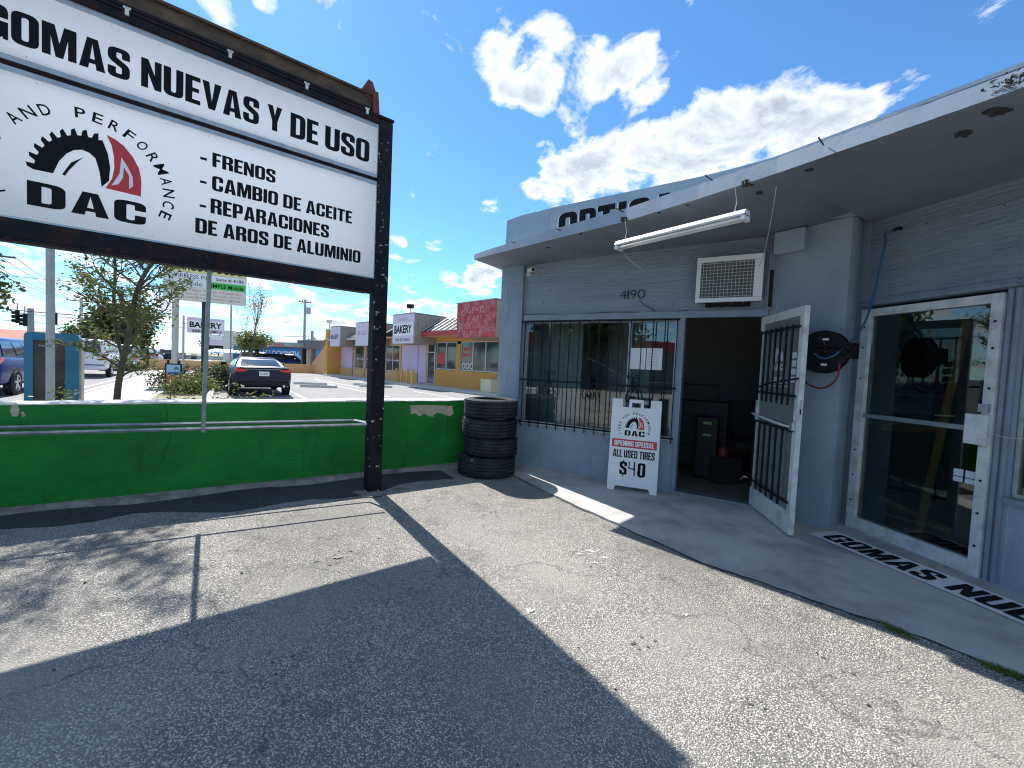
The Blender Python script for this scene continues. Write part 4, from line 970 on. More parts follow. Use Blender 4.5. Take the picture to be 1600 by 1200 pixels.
# ================================================================== THINGS ON AND BY THE SHOP
# window air conditioner
MAC = MA @ Matrix.Translation((2.285, 0, 2.27))
ac_w = MA @ Vector((2.285, 0, 2.27))
ac = thing('air_conditioner', 'white window air conditioner with square wire grille above the open doorway', 'air conditioner', ac_w[:], math.atan2(AU.y, AU.x))
MB(MAC).box(.02, .63, -.17, -.003, .015, .48).build('case', K['alu2'], ac)
for b in ((0, .65, 0, .045), (0, .65, .445, .50)): MB(MAC).box(b[0], b[1], -.215, -.172, b[2], b[3]).build('front_frame', K['white'], ac, bevel=.004)
for b in ((0, .045), (.565, .65)): MB(MAC).box(b[0], b[1], -.215, -.172, .046, .444).build('front_frame', K['white'], ac, bevel=.004)
MB(MAC).box(.046, .564, -.185, -.175, .046, .444).build('coil', mat('coil', (.10,.11,.11), .6, var=.3, vs=40), ac)
for i in range(14): x = .066+i*.0365; MB(MAC).box(x-.002, x+.002, -.204, -.199, .046, .444).build('grille_wire', K['offwhite'], ac)
for i in range(11): z = .063+i*.0365; MB(MAC).box(.046, .564, -.198, -.193, z-.002, z+.002).build('grille_wire', K['offwhite'], ac)
MB(MAC).box(.10, .55, -.14, -.003, -.03, .014).build('bracket', K['iron'], ac)
# junction box on the pier
pj0, pj1 = Vector((2.755, 4.495)), Vector((2.98, 4.17)); pjd = (pj1-pj0).normalized()
MJ = frame((pj0.x, pj0.y, 0), math.atan2(pjd.y, pjd.x))
jb0 = MJ @ Vector((.03, -.035, 2.78))
jb = thing('junction_box', 'square grey cover box on the pier directly under the canopy, right of the air conditioner', 'electrical box', jb0[:], math.atan2(pjd.y, pjd.x))
MB(MJ).box(.03, .30, -.075, .02, 2.76, 2.98).build('box', K['fascia'], jb, bevel=.004)
MB(MJ).box(.024, .306, -.085, -.077, 2.755, 2.985).build('cover', K['fascia'], jb, bevel=.003)
# hanging strip light
LA, LB_ = Vector((.99, 4.17, 2.70)), Vector((1.75, 3.23, 2.70)); ld = (LB_-LA).normalized()
ML = frame(LA[:], math.atan2(ld.y, ld.x)); LL = (LB_-LA).length
li = thing('strip_light', 'long white fluorescent strip light hanging on wires under the canopy', 'light', LA[:], math.atan2(ld.y, ld.x))
lb = MB(ML); lb.add([(0,-.055,.0),(LL,-.055,.0),(LL,-.035,.035),(0,-.035,.035),(0,.055,.0),(LL,.055,.0),(LL,.035,.035),(0,.035,.035)], [(0,1,2,3),(4,7,6,5),(3,2,6,7),(0,3,7,4),(1,5,6,2)]); lb.build('housing', K['white'], li)
MB(ML).box(0.006, LL-.006, -.053, .053, -.012, -.001).build('reflector', K['offwhite'], li)
for y in (-.025, .025): MB(ML).tube([(.03, y, -.026), (LL-.03, y, -.026)], .013, 10).build('tube', K['white'], li, smooth=True)
for x in (0, LL-.03): MB(ML).box(x, x+.03, -.05, .05, -.045, -.013).build('end_cap', K['white'], li)
for x in (.08, LL-.1):
    MB(ML).tube([(x, 0, .036), (x+.01, .01, .12), (x-.01, 0, .25)], .003, 5).build('hanging_wire', K['wire'], li)
MB(ML).tube([(.02, .02, -.0125), (.06, .1, -.12), (.12, .3, -.22), (.13, .42, -.25)], .0025, 5).build('loose_wire', K['wire'], li)
cw = MB()
pts = [at(1213, 274, 2.955), at(1217, 300, 2.84)+Vector((.02,.03,0)), MA @ Vector((2.8, -.25, 2.93)), MA @ Vector((2.83, -.02, 2.85)), MA @ Vector((2.84, -.012, 2.70))]
w_ = MB().tube([(2.0, 3.30, 2.97), (2.06, 3.42, 2.86), (2.16, 3.62, 2.74), (2.33, 3.95, 2.68), (2.52, 4.32, 2.66), (2.60, 4.52, 2.60)], .0035, 5).build('loose_cable', K['wire'])
tag(w_, 'thin pale cable drooping from the canopy edge to the air conditioner', 'cable')
# camera
MC = MA @ Matrix.Translation((.04, -.035, 2.80)); cw_ = MA @ Vector((.04, -.035, 2.80))
cm = thing('security_camera', 'small white security camera under the canopy at the left corner of the wall', 'camera', cw_[:], math.atan2(AU.y, AU.x))
MB(MC).box(-.03, .03, -.002, .034, -.035, .035).build('mount', K['offwhite'], cm)
MB(MC).tube([(0,-.003,0), (.03,-.05,.01), (.06,-.08,.02)], .012, 8).build('arm', K['offwhite'], cm, smooth=True)
MB(MC).tube([(.04,-.075,.03), (.10,-.13,.015), (.16,-.18,.0)], .030, 12).build('housing', K['offwhite'], cm, smooth=40)
MB(MC).tube([(.1605,-.1805,.0), (.165,-.184,-.001)], .022, 12).build('lens', K['blackplastic'], cm)
MB(MC).tube([(-.03,.01,.0), (-.2,.0,-.10), (-.40,-.02,-.03), (-.44,-.02,.08)], .004, 5).build('cable', K['wire'], cm)
# hose reel on the pier
MH = frame((2.98, 4.17, 0), math.atan2(4.0-4.17, 3.09-2.98)); hu = Vector((3.09-2.98, 4.0-4.17)).normalized(); hn = Vector((hu.y, -hu.x))
hr0 = atY(1287, 553, 3.90); HC = Vector((hr0.x, hr0.y, 1.72))
hr = thing('hose_reel', 'black wall mounted hose reel behind the open door on the grey pier', 'hose reel', HC[:], math.atan2(hu.y, hu.x)+R(0))
MR = frame(HC[:], math.atan2(hu.y, hu.x))
MB(MR).lathe([(0,-.07),(.03,-.07),(.035,-.05),(.17,-.045),(.195,-.045),(.20,-.04),(.195,-.032),(.06,-.03),(.06,.03),(.195,.032),(.20,.04),(.195,.045),(0,.045)], axis='y', n=40).build('reel_disc', K['blackplastic'], hr, smooth=35)
for y in (-.022, 0, .022): MB(MR).lathe([(.10+.0*y,y-.01),(.178,y-.011),(.184,y),(.178,y+.011),(.10,y+.01)], axis='y', n=30).build('hose_winding', K['blackplastic'], hr, smooth=True)
MB(MR).box(-.05, .24, -.085, -.072, -.015, .015).box(-.05, .24, -.085, -.072, .045, .060).box(.20, .235, -.085, .10, -.06, .08).build('bracket', K['iron2'], hr)
MB(MR).box(-.04, .2, .05, .064, -.03, .03).build('bracket', K['iron2'], hr)
for z, w in ((.105, .05), (-.13, .05)): MB(MR).box(.0, w, -.0475, -.046, z, z+.022).build('sticker', K['print_white'], hr)
MB(MR).tube([(-.02,-.06,.13), (.02,-.075,.09), (.04,-.075,.03)], .006, 6).build('spring', K['redrust'], hr)
# blue air hose
hp = [MBf @ Vector((.20, -.01, 2.86)), MBf @ Vector((.13, -.045, 2.85)), atY(1383, 380, 3.86), atY(1370, 440, 3.86), atY(1357, 490, 3.83), atY(1340, 522, 3.78), atY(1320, 542, 3.74), atY(1302, 556, 3.74), atY(1285, 560, 3.80), atY(1272, 552, 3.86)]
o = MB().tube(smoothpts(hp), .009, 8).build('air_hose', K['bluehose'], smooth=True)
tag(o, 'blue air hose curving down from the wall above the glass door to the reel', 'hose')
o = MB().tube(smoothpts([MBf @ Vector((.18,-.02,2.86)), MBf @ Vector((.21,-.012,2.875)), MBf @ Vector((.24,-.006,2.86))]), .014, 8).build('hose_clip', K['iron'])
tag(o, 'dark clamp holding the end of the blue hose on the wall', 'clamp')
o = MB().tube(smoothpts([MR @ Vector(v) for v in [(-.16,-.055,-.16), (-.15,-.06,-.24), (-.08,-.065,-.31), (.02,-.065,-.34), (.10,-.065,-.30), (.145,-.065,-.22), (.15,-.065,-.10)]]), .009, 8).build('loop_hose', K['redhose'], smooth=True)
tag(o, 'short dark red braided hose looping below the reel', 'hose')

# A-frame sign
ax = Vector((.52, -.20)).normalized(); AFO = (1.215, 4.995, .016); MF = frame(AFO, math.atan2(ax.y, ax.x))
af = thing('sandwich_board', 'white A-frame sidewalk sign advertising used tires, standing left of the open doorway', 'sign', AFO, math.atan2(ax.y, ax.x))
W_ = .575; TILT = R(5.5)
def leaf(sign):
    Ml = MF @ Matrix.Translation((0, 0 if sign > 0 else .225, 0)) @ Matrix.Rotation(-TILT*sign, 4, 'X')
    d0, d1 = (0, .028) if sign > 0 else (-.028, 0)
    mb = MB(Ml)
    out = rounded([(0,0),(.085,0),(.085,.035,.01),(.10,.055,.01),(W_-.10,.055,.01),(W_-.085,.035,.01),(W_-.085,0),(W_,0),(W_,1.11,.012),(W_-.125,1.11,.01),(W_-.125,1.01,.01),(.125,1.01,.01),(.125,1.11,.01),(0,1.11,.012)], 3)
    mb.wallpoly(out, d0, d1); return Ml, mb, d0
for sg_ in (1, -1):
    Ml, mb, d0 = leaf(sg_); pn = mb.build('panel', K['white'], af)
    if sg_ > 0:
        MB(Ml).wallpoly(rounded([(.20,1.0105),(.235,1.0105),(.235,1.07,.01),(.335,1.07,.01),(.335,1.0105),(.37,1.0105),(.37,1.108,.02),(.20,1.108,.02)], 3), .002, .026).build('handle', K['white'], af)
        fr_ = MB(Ml)
        for b in ((.022, W_-.022, .958, .965), (.022, W_-.022, .098, .104)): fr_.box(b[0], b[1], -.0035, -.0005, b[2], b[3])
        for b in ((.022, .028), (W_-.028, W_-.022)): fr_.box(b[0], b[1], -.0035, -.0005, .1045, .9575)
        fr_.build('frame_ridge', K['white'], af)
        gear_logo(Ml, .285, .755, .375/.62*.62/.63*1.0*.62, pn, plain=K['white'], off=-.002)
        polys_mesh('red_band', [[[(.024,.522),(W_-.024,.522),(W_-.024,.620),(.024,.620)]]], Ml, K['print_red'], pn, -.002)
        heavy('OPENING SPECIAL', Ml, .055, W_-.055, .540, .603, K['print_white'], pn, -.003)
        heavy('ALL USED TIRES', Ml, .045, W_-.045, .400, .492, K['print_black'], pn, -.002)
        heavy('$', Ml, .135, .225, .19, .355, K['print_black'], pn, -.002); heavy('0', Ml, .345, .435, .185, .355, K['print_black'], pn, -.002)
        polys_mesh('lettering', [[[(.243,.36),(.254,.36),(.250,.285),(.296,.275),(.300,.36),(.312,.36),(.318,.195),(.304,.195),(.300,.262),(.236,.273)]]], Ml, K['print_black'], pn, -.002)
        polys_mesh('lettering', [[[(.36,1.0105),(.36,1.0105),(.36,1.0106)]]], Ml, K['print_black'], pn, -.002) if False else None
        for x in (.06, W_-.06): MB(Ml).box(x-.02, x+.02, -.004, -.0005, 1.085, 1.095).build('hinge_clip', K['galv'], af)

# banner on the walkway
bl_ = [Vector((2.825, 3.80)), Vector((3.185, 2.47)), Vector((3.50, 2.66)), Vector((3.135, 3.93))]
bu = (bl_[1]-bl_[0]).normalized(); MBn = Matrix(((bu.x, -bu.y, 0, bl_[0].x), (bu.y, bu.x, 0, bl_[0].y), (0, 0, 1, .018), (0, 0, 0, 1)))
bn = thing('banner', 'long white banner printed with heavy black letters lying on the walkway at the glass door', 'banner', (bl_[0].x, bl_[0].y, .018), math.atan2(bu.y, bu.x))
BL = 3.05; BWd = .335; vs = []; NB = 40
for i in range(NB+1):
    x = BL*i/NB
    for j in range(5):
        y = BWd*j/4; z = .004+.004*abs(math.sin(i*.33+j*.4))*math.exp(-((j-2)/3)**2)
        vs.append((x, y, z))
bf = [(i*5+j, i*5+5+j, i*5+6+j, i*5+1+j) for i in range(NB) for j in range(4)]
MB(MBn).add(vs, bf).build('cloth', K['print_white'], bn, smooth=True)
MBl = MBn @ Matrix.Rotation(R(-90), 4, 'X')     # letters lie flat: local z of text -> world along the sheet
def flat_text(text, x0, x1, z0, z1):
    x = 0; gs = []
    for ch_ in text:
        if ch_ == ' ': x += .30; continue
        w, ps = GL[ch_]; gs.append((x, ps)); x += w+.06
    tot = x-.06; sx = (x1-x0)/tot
    for gx, ps in gs:
        polys = [[(x0+(gx+p[0])*sx, z0+p[1]*(z1-z0)) for p in q] for q in ps]
        tris = tessellate_polygon([[Vector((p[0], p[1], 0)) for p in q] for q in polys])
        v_ = [(p[0], p[1], .0105) for q in polys for p in q]; f_ = []
        for t in tris:
            a_, b_, c_ = (Vector(v_[i]) for i in t); f_.append(t if (b_-a_).cross(c_-a_).z > 0 else t[::-1])
        MB(MBn).add(v_, f_).build('letter', K['print_black'], bn)
flat_text('GOMAS NUEVAS Y DE USO', .09, 2.95, .045, .285)

# inside the open shop
def chair(loc, rot, label):
    t = thing('office_chair', label, 'chair', loc, rot); M_ = frame(loc, rot)
    MB(M_).box(-.26, .26, -.25, .25, .42, .52).build('seat', K['darkint'], t, bevel=.03)
    MB(M_).box(-.25, .25, .22, .32, .53, 1.08).build('backrest', K['darkint'], t, bevel=.04)
    for s in (-1, 1): MB(M_).box(s*.28-.03, s*.28+.03, -.15, .2, .64, .69).box(s*.28-.02, s*.28+.02, .0, .05, .45, .64).build('armrest', K['blackplastic'], t, bevel=.01)
    MB(M_).tube([(0,0,.1),(0,0,.42)], .03, 10).build('column', K['blackplastic'], t)
    for k in range(5):
        a_ = k*2*math.pi/5; MB(M_).tube([(0,0,.12),(.28*math.cos(a_), .28*math.sin(a_), .07)], .02, 6).build('leg', K['blackplastic'], t)
    return t
q = MA @ Vector((2.95, 1.5, 0)); chair((q.x, q.y, .024), math.atan2(AU.y, AU.x)+.3, 'black office chair with high back inside the dark doorway')
def cabinet(loc, rot, label, cat='tool cabinet', name='tool_cabinet', h=1.25, w=.75):
    t = thing(name, label, cat, loc, rot); M_ = frame(loc, rot)
    MB(M_).box(-w/2, w/2, -.22, .22, .10, h).build('case', K['blackplastic'], t, bevel=.01)
    for k in range(6): MB(M_).box(-w/2+.02, w/2-.02, -.235, -.222, .14+k*(h-.2)/6, .10+(k+1)*(h-.2)/6).build('drawer', K['darkint'], t)
    for sx in (-1, 1):
        for sy in (-1, 1): MB(M_).lathe([(0,-.02),(.05,-.02),(.05,.02),(0,.02)], c=(sx*(w/2-.07), sy*.15, .05), axis='x', n=12).build('castor', K['rubber'], t)
    return t
q = MA @ Vector((2.28, 1.45, 0)); cabinet((q.x, q.y, .024), math.atan2(AU.y, AU.x), 'black tool cabinet just inside the open doorway', h=1.05)
q = MA @ Vector((2.25, 1.45, 0))
bxp = MB(frame((q.x, q.y, 1.074), math.atan2(AU.y, AU.x)+.1)); o = bxp.box(-.25, .25, -.15, .15, 0, .24).build('storage_case', K['darkint'], None, bevel=.02)
tag(o, 'dark plastic case lying on top of the tool cabinet', 'case')
q = MA @ Vector((2.42, 1.0, 0))
K['darkred'] = mat('dark_red', (.22,.02,.02), .5)
K['hiviz'] = mat('lime_green', (.16,.30,.06), .5, var=.1)
jk = thing('power_pack', 'black machine with two lime green bands inside the doorway', 'machine', (q.x, q.y, .024), math.atan2(AU.y, AU.x)); Mq = frame((q.x, q.y, .024), math.atan2(AU.y, AU.x))
MB(Mq).box(-.14, .14, -.12, .12, .03, .86).build('case', K['blackplastic'], jk, bevel=.02)
for z in (.60, .76): MB(Mq).box(-.05, .05, -.124, -.1205, z, z+.035).build('band', K['hiviz'], jk)
for s in (-1,1): MB(Mq).lathe([(0,-.02),(.06,-.02),(.06,.02),(0,.02)], c=(s*.13, 0, .06), axis='x', n=12).build('wheel', K['rubber'], jk)
q = MA @ Vector((2.63, .95, 0)); o = MB().lathe([(0,0),(.06,0),(.065,.02),(.065,.09),(.05,.12),(.02,.14),(0,.14)], c=(q.x, q.y, .36), n=20).build('gas_bottle', K['darkred'], smooth=40)
tag(o, 'small red bottle standing on a crate beside the black machine', 'bottle')
Mq = frame((q.x, q.y, .024), .2); o = MB(Mq).box(-.17,.17,-.15,.15,0,.336).build('crate', K['darkint']); tag(o, 'dark crate under the small red bottle inside the doorway', 'crate')
q = MA @ Vector((.95, 1.0, 0)); Mq = frame((q.x, q.y, .024), -.2)
t = thing('folding_chair', 'small blue grey metal chair seen through the barred window', 'chair', (q.x, q.y, .024), -.2)
mt = mat('chair_blue', (.05,.09,.13), .5)
for s in (-1, 1):
    MB(Mq).tube([(s*.2,.18,0),(s*.2,.2,.45),(s*.2,.26,.92)], .012, 6).build('leg', mt, t); MB(Mq).tube([(s*.2,-.2,0),(s*.2,-.18,.45)], .012, 6).build('leg', mt, t)
MB(Mq).box(-.2,.2,-.2,.2,.445,.47).build('seat', mt, t)
for z in (.62, .74, .86): MB(Mq).box(-.2,.2,.215,.235,z,z+.045).build('back_slat', mt, t)
# behind the glass door: timber props
q0 = MBf @ Vector((.20, .55, .024)); M2 = frame((q0.x, q0.y, .024), math.atan2(BU.y, BU.x))
for k, (a_, b_, lab) in enumerate([((.42,.20,.024),(.66,.17,2.0),'long orange timber leaning upright behind the glass door'),
                                   ((-.0,.26,1.02),(.50,.26,1.08),'horizontal orange timber rail halfway up behind the glass door'),
                                   ((.0,.30,.30),(.62,.27,.20),'low orange timber rail near the floor behind the glass door')]):
    va, vb = MBf @ Vector(a_), MBf @ Vector(b_)
    o = MB().tube([va, vb], .038, 4).build('timber', K['wood']); tag(o, lab, 'timber', 'timbers propped behind the glass door')
q = MBf @ Vector((.55, 1.7, 0)); cabinet((q.x, q.y, .024), math.atan2(BU.y, BU.x)+.2, 'dark workshop cabinet deep behind the glass door', h=1.1, w=1.2)
o = MB(MBf).tube([(.3,.35,1.6),(.33,.36,1.2),(.36,.4,.9),(.42,.42,.7),(.45,.42,.6)], .008, 6).build('hanging_hose', K['bluehose']); tag(o, 'thin blue hose hanging behind the glass door', 'hose')
o = MB(MBf).tube([(.99,-.08,1.12),(1.1,-.05,1.10),(1.4,-.03,1.14),(1.9,-.03,1.2)], .003, 5).build('tie_wire', K['wire']); tag(o, 'thin wire running from the lock box of the glass door to the right', 'wire')

# ================================================================== NEIGHBOURING SHOPS
ML0 = Vector((-14.89, 35.63)); MU = Vector((.697, -.717)).normalized(); MM = frame((ML0.x, ML0.y, 0), math.atan2(MU.y, MU.x))
mall = thing('strip_mall', 'long orange single storey strip mall with black ribbed roof and boxy shop signs', 'building', (ML0.x, ML0.y, 0), math.atan2(MU.y, MU.x))
def mp(mb, n_, m_, parent=None, **k): return mb.build(n_, m_, parent or mall, **k)
E_ = -1.0      # eave line in front of the wall
MB(MM).prism([(-.4,-1.3),(22,-1.3),(22,.0),(-.4,.0)], -.02, .12).build('walkway', K['curb'], kind='structure')
Y0, Y1 = 0, .2
mp(MB(MM).box(-.5, .0, -1.1, 9, -.02, 3.9), 'end_wall', K['orange']); mp(MB(MM).box(0, 23, 9, 9.2, -.02, 3.4), 'rear_wall', K['orange']); mp(MB(MM).box(22.8, 23, .21, 8.9, -.02, 3.2), 'end_wall', K['orange'])
mp(MB(MM).box(0, 14.50, Y0, Y1, 2.60, 3.0), 'upper_wall', K['peach']); mp(MB(MM).box(14.502, 23, Y0, Y1, 2.76, 3.0), 'upper_wall', K['orange'])
for (a, b) in ((2.92, 4.70), (4.85, 7.50), (8.15, 10.30)): mp(MB(MM).box(a, b, Y0, Y1, -.02, .74), 'base_wall', K['peach'])
mp(MB(MM).box(14.60, 23, Y0-.01, Y1, -.02, 1.08), 'base_wall', K['orange'])
for (a, b, m_) in ((2.70,2.92,'peach'),(4.60,4.90,'peach'),(7.35,7.52,'peach'),(10.14,10.38,'peach'),(13.50,13.60,'peach'),(16.66,17.04,'orange'),(20.3,20.6,'orange'),(22.4,22.99,'orange')):
    z0 = -.02 if b-a < .24 and a not in (4.6,) else (.742 if m_ == 'peach' else 1.082)
    if a in (10.14,): z0 = .742
    mp(MB(MM).box(a, b, Y0+.002, Y1-.002, z0, 2.598), 'pier', K[m_])
def mwindow(a, b, z0, z1, nm=1):
    w = mp(MB(MM).box(a, b, .05, .12, z0, z0+.05), 'window', K['offwhite'])
    MB(MM).box(a, b, .05, .12, z1-.05, z1).build('frame_rail', K['offwhite'], w)
    xs = [a+(b-a)*i/nm for i in range(nm+1)]
    for i, x in enumerate(xs): MB(MM).box(max(a, x-.03), min(b, x+.03), .045, .125, z0+.051, z1-.051).build('mullion', K['offwhite'], w)
    for i in range(nm): MB(MM).box(max(a, xs[i]-.03)+.06, xs[i+1]-.031, .08, .088, z0+.051, z1-.051).build('pane', K['sglass'], w)
    return w
def mdoor(a, b, z1):
    w = mp(MB(MM).box(a, a+.07, .03, .1, .13, z1), 'door', K['offwhite']); MB(MM).box(b-.07, b, .03, .1, .13, z1).build('stile', K['offwhite'], w)
    for z in (.13, 2.08, z1-.06): MB(MM).box(a+.071, b-.071, .03, .1, z, z+.06).build('rail', K['offwhite'], w)
    MB(MM).box(a+.071, b-.071, .06, .068, .191, 2.079).build('pane', K['sglass'], w); MB(MM).box(a+.071, b-.071, .06, .068, 2.141, z1-.061).build('pane', K['sglass'], w)
    return w
w = mwindow(2.93, 4.59, .76, 2.58, 1); w2_ = mwindow(4.91, 7.34, .76, 2.58, 2); w3_ = mwindow(8.17, 10.13, .76, 2.58, 2)
for ww, a, b in ((w, 2.95, 4.57), (w2_, 4.93, 7.3), (w3_, 8.2, 10.1)):
    nn = max(2, int((b-a)/.62))
    gs = []
    for k in range(nn):
        xc = a+(b-a)*(k+.5)/nn; gs.append([[(xc-.12,1.52),(xc-.04,1.44),(xc,1.32),(xc+.04,1.44),(xc+.12,1.52),(xc+.04,1.6),(xc,1.74),(xc-.04,1.6)]])
    gs.append([[(a,1.49),(b,1.49),(b,1.55),(a,1.55)]])
    polys_mesh('decal', gs[:-1], MM, K['lilac'], ww, .075); polys_mesh('decal', gs[-1:], MM, K['lilac'], ww, .0785)
wC = mwindow(14.62, 16.64, 1.10, 2.74, 2); wD = mwindow(17.06, 20.28, 1.10, 2.74, 3); mwindow(20.62, 22.38, 1.10, 2.74, 2)
thin('MAS', MM, 17.3, 18.0, 2.2, 2.45, K['print_red'], wD, off=.078, bold=.04); thin('MAS', MM, 17.2, 18.1, 1.9, 2.1, K['print_red'], wD, off=.078, bold=.04)
thin('OOO', MM, 17.15, 18.15, 1.2, 1.55, K['print_white'], wD, off=.078, bold=.01)
polys_mesh('decal', [[[(14.75,1.4),(15.45,1.4),(15.45,2.0),(15.1,2.15),(14.75,2.0)]]], MM, K['print_red'], wC, .078)
mdoor(13.62, 14.48, 2.70); mdoor(7.54, 8.14, 2.58); mdoor(2.36, 2.69, 2.58)
# lilac shutters and doors, each panel board its own
def shutter(a, b, z0, z1, nc, nr):
    s = mp(MB(MM).box(a, b, .05, .12, z0, z1), 'shutter', K['lilac'])
    for i in range(nc):
        for j in range(nr):
            x0 = a+(b-a)*i/nc+.03; x1 = a+(b-a)*(i+1)/nc-.03; q0_ = z0+(z1-z0)*j/nr+.03; q1_ = z0+(z1-z0)*(j+1)/nr-.03
            MB(MM).box(x0, x1, .035, .0495, q0_, q1_).build('panel', K['lilac'], s)
shutter(0.0, 2.35, .74, 2.58, 2, 4); shutter(10.4, 12.5, .74, 2.58, 2, 6); shutter(12.56, 13.49, .13, 2.58, 1, 2)
mp(MB(MM).box(0, 2.35, Y0, Y1, -.02, .738), 'base_wall', K['peach']); mp(MB(MM).box(10.382, 12.52, Y0, Y1, -.02, .738), 'base_wall', K['peach'])
# back wall behind glass so no light leaks, soffit, fascia, roof
mp(MB(MM).box(0, 22.79, .6, .7, -.02, 3.0), 'inner_wall', K['intwall'])
mp(MB(MM).box(-.0, 23, E_+.02, 9, 3.002, 3.06), 'roof_slab', K['peach'])
fcols = [(.0, 9.2, 'peach', 2.86, 3.0), (12.0, 16.6, 'redtrim', 3.0, 3.28)]
mp(MB(MM).box(0, 9.3, E_-.03, E_+.018, 2.93, 3.09), 'fascia', K['offwhite']); mp(MB(MM).box(11.9, 23, E_-.03, E_+.018, 2.99, 3.26), 'fascia', K['redtrim'])
def mansard(a, b, z0, z1, n_):
    r_ = mp(MB(MM).add([(a,E_-.05,z0),(b,E_-.05,z0),(b,.35,z1),(a,.35,z1),(a,.35,z0),(b,.35,z0)], [(0,1,2,3),(0,3,4),(1,5,2),(3,2,5,4),(0,4,5,1)]), 'roof', K['roofmetal'])
    for i in range(n_+1):
        x = a+(b-a)*i/n_; x = min(max(x, a+.03), b-.03)
        dy, dz = .35-(E_-.05), z1-z0; l_ = math.hypot(dy, dz); ny, nz = -dz/l_*.045, dy/l_*.045
        MB(MM).add([(x-.03,E_-.05,z0),(x+.03,E_-.05,z0),(x+.03,.35,z1),(x-.03,.35,z1),(x-.03,E_-.05+ny,z0+nz),(x+.03,E_-.05+ny,z0+nz),(x+.03,.35+ny,z1+nz),(x-.03,.35+ny,z1+nz)],
                   [(0,1,5,4),(1,2,6,5),(3,7,6,2),(0,4,7,3),(4,5,6,7)]).build('roof_rib', K['rib'], r_)
mansard(.0, 9.4, 3.095, 3.95, 18); mansard(11.9, 23, 3.265, 4.15, 20)
def signbox(a, b, z0, z1, m_, dep=1.3):
    s = mp(MB(MM).box(a, b, E_-.55, E_-.50, z0, z1), 'shop_sign', m_)
    MB(MM).box(a+.01, b-.01, E_-.498, dep-.6, z0+.02, z1-.02).build('sign_box', K['plank'], s)
    n_ = 8
    for i in range(n_):
        y0 = E_-.495+(dep-.6-E_+.49)*i/n_; y1 = E_-.495+(dep-.6-E_+.49)*(i+1)/n_-.012
        MB(MM).box(b-.009, b+.01, y0, y1, z0+.02, z1-.02).build('plank', K['plank'], s)
    MB(MM).box(a-.03, b+.03, E_-.58, dep-.55, z1+.001, z1+.05).build('sign_cap', K['plank'], s)
    return s
def bx(x0, x1): return onplane(x0, 510, MM, E_-.55)[0], onplane(x1, 515, MM, E_-.55)[0]
a, b = bx(516.5, 531); s1 = signbox(a, b, 2.42, 3.95, K['lilac2']); 
thin('BAKERY', MM, a+.15, b-.15, 3.0, 3.35, K['print_black'], s1, off=E_-.553, bold=.02); thin('THE BEST', MM, a+.5, b-.5, 3.55, 3.75, K['lilac'], s1, off=E_-.553)
a, b = bx(556, 576.5); s2_ = signbox(a, b, 2.45, 4.05, K['lilac2'])
thin('DE LUJO', MM, a+.3, b-.3, 3.1, 3.5, K['plank'], s2_, off=E_-.553, bold=.0)
a, b = bx(614, 646); s3_ = signbox(a, b, 2.55, 4.30, K['lilac2']); BA, BB = a, b
polys_mesh('white_band', [[[(a+.05,3.02),(b-.05,3.02),(b-.05,3.78),(a+.05,3.78)]]], MM, K['print_white'], s3_, E_-.552)
thin('BAKERY', MM, a+.2, b-.2, 3.16, 3.66, K['print_black'], s3_, off=E_-.555, bold=.035); thin('305.557.0811', MM, a+.35, b-.35, 2.68, 2.86, K['print_black'], s3_, off=E_-.555, bold=.01)
thin('MI DULCE', MM, a+.7, b-.7, 3.92, 4.08, K['plank'], s3_, off=E_-.555)
a, b = bx(713.5, 773); s4_ = signbox(a, b, 2.78, 4.50, K['redbox'])
K['fadedpink'] = mat('faded_pink_paint', (.60,.27,.26), .7, var=.3, vs=5, wear=((.44,.05,.055), .50, 6))
thin('SUPER', MM, a+.5, b-.8, 3.95, 4.28, K['fadedpink'], s4_, off=E_-.553, bold=.01); thin('CAFE', MM, a+.9, b-.9, 3.55, 3.85, K['fadedpink'], s4_, off=E_-.553, bold=.01)
thin('COMIDA CRIOLLA', MM, a+.4, b-.4, 3.22, 3.42, K['fadedpink'], s4_, off=E_-.553); thin('305.557.4190', MM, a+.5, b-.5, 2.92, 3.1, K['fadedpink'], s4_, off=E_-.553)
for (px_, py_, lab) in ((165/4.706+480, 290/4.706+440, 'floodlight on a short pole over the far end of the strip mall'), (762/4.706+480, 180/4.706+440, 'curved floodlight on the roof behind the bakery sign')):
    s, z = onplane(px_, py_, MM, .8); q = MM @ Vector((s, .8, 3.06))
    t = thing('roof_floodlight', lab, 'light', q[:]); MB().tube([q, (q.x, q.y, z-.15)], .035, 6).build('pole', K['steelpole'], t)
    MB().box(q.x-.25, q.x+.2, q.y-.15, q.y+.15, z-.15, z+.12).build('lamp_head', K['offwhite'] if px_ < 540 else K['barblack'], t, bevel=.03)
# small cream cabinet against the mall
s, z = onplane(764.5, 604, MM, -.4); q = MM @ Vector((s, -.4, .12)); Mq = frame(q[:], math.atan2(MU.y, MU.x))
t = thing('utility_cabinet', 'small cream metal cabinet against the orange wall beside the grey shop corner', 'cabinet', q[:], math.atan2(MU.y, MU.x))
MB(Mq).box(-.4,.4,-.25,.25,0,.62).build('case', K['cream'], t, bevel=.01); MB(Mq).box(-.42,.42,-.27,.27,.621,.65).build('lid', K['cream'], t); MB(Mq).lathe([(0,-.26),(.03,-.26),(.03,-.251)], c=(-.2,0,.5), axis='y', n=10).build('lock', K['iron'], t)
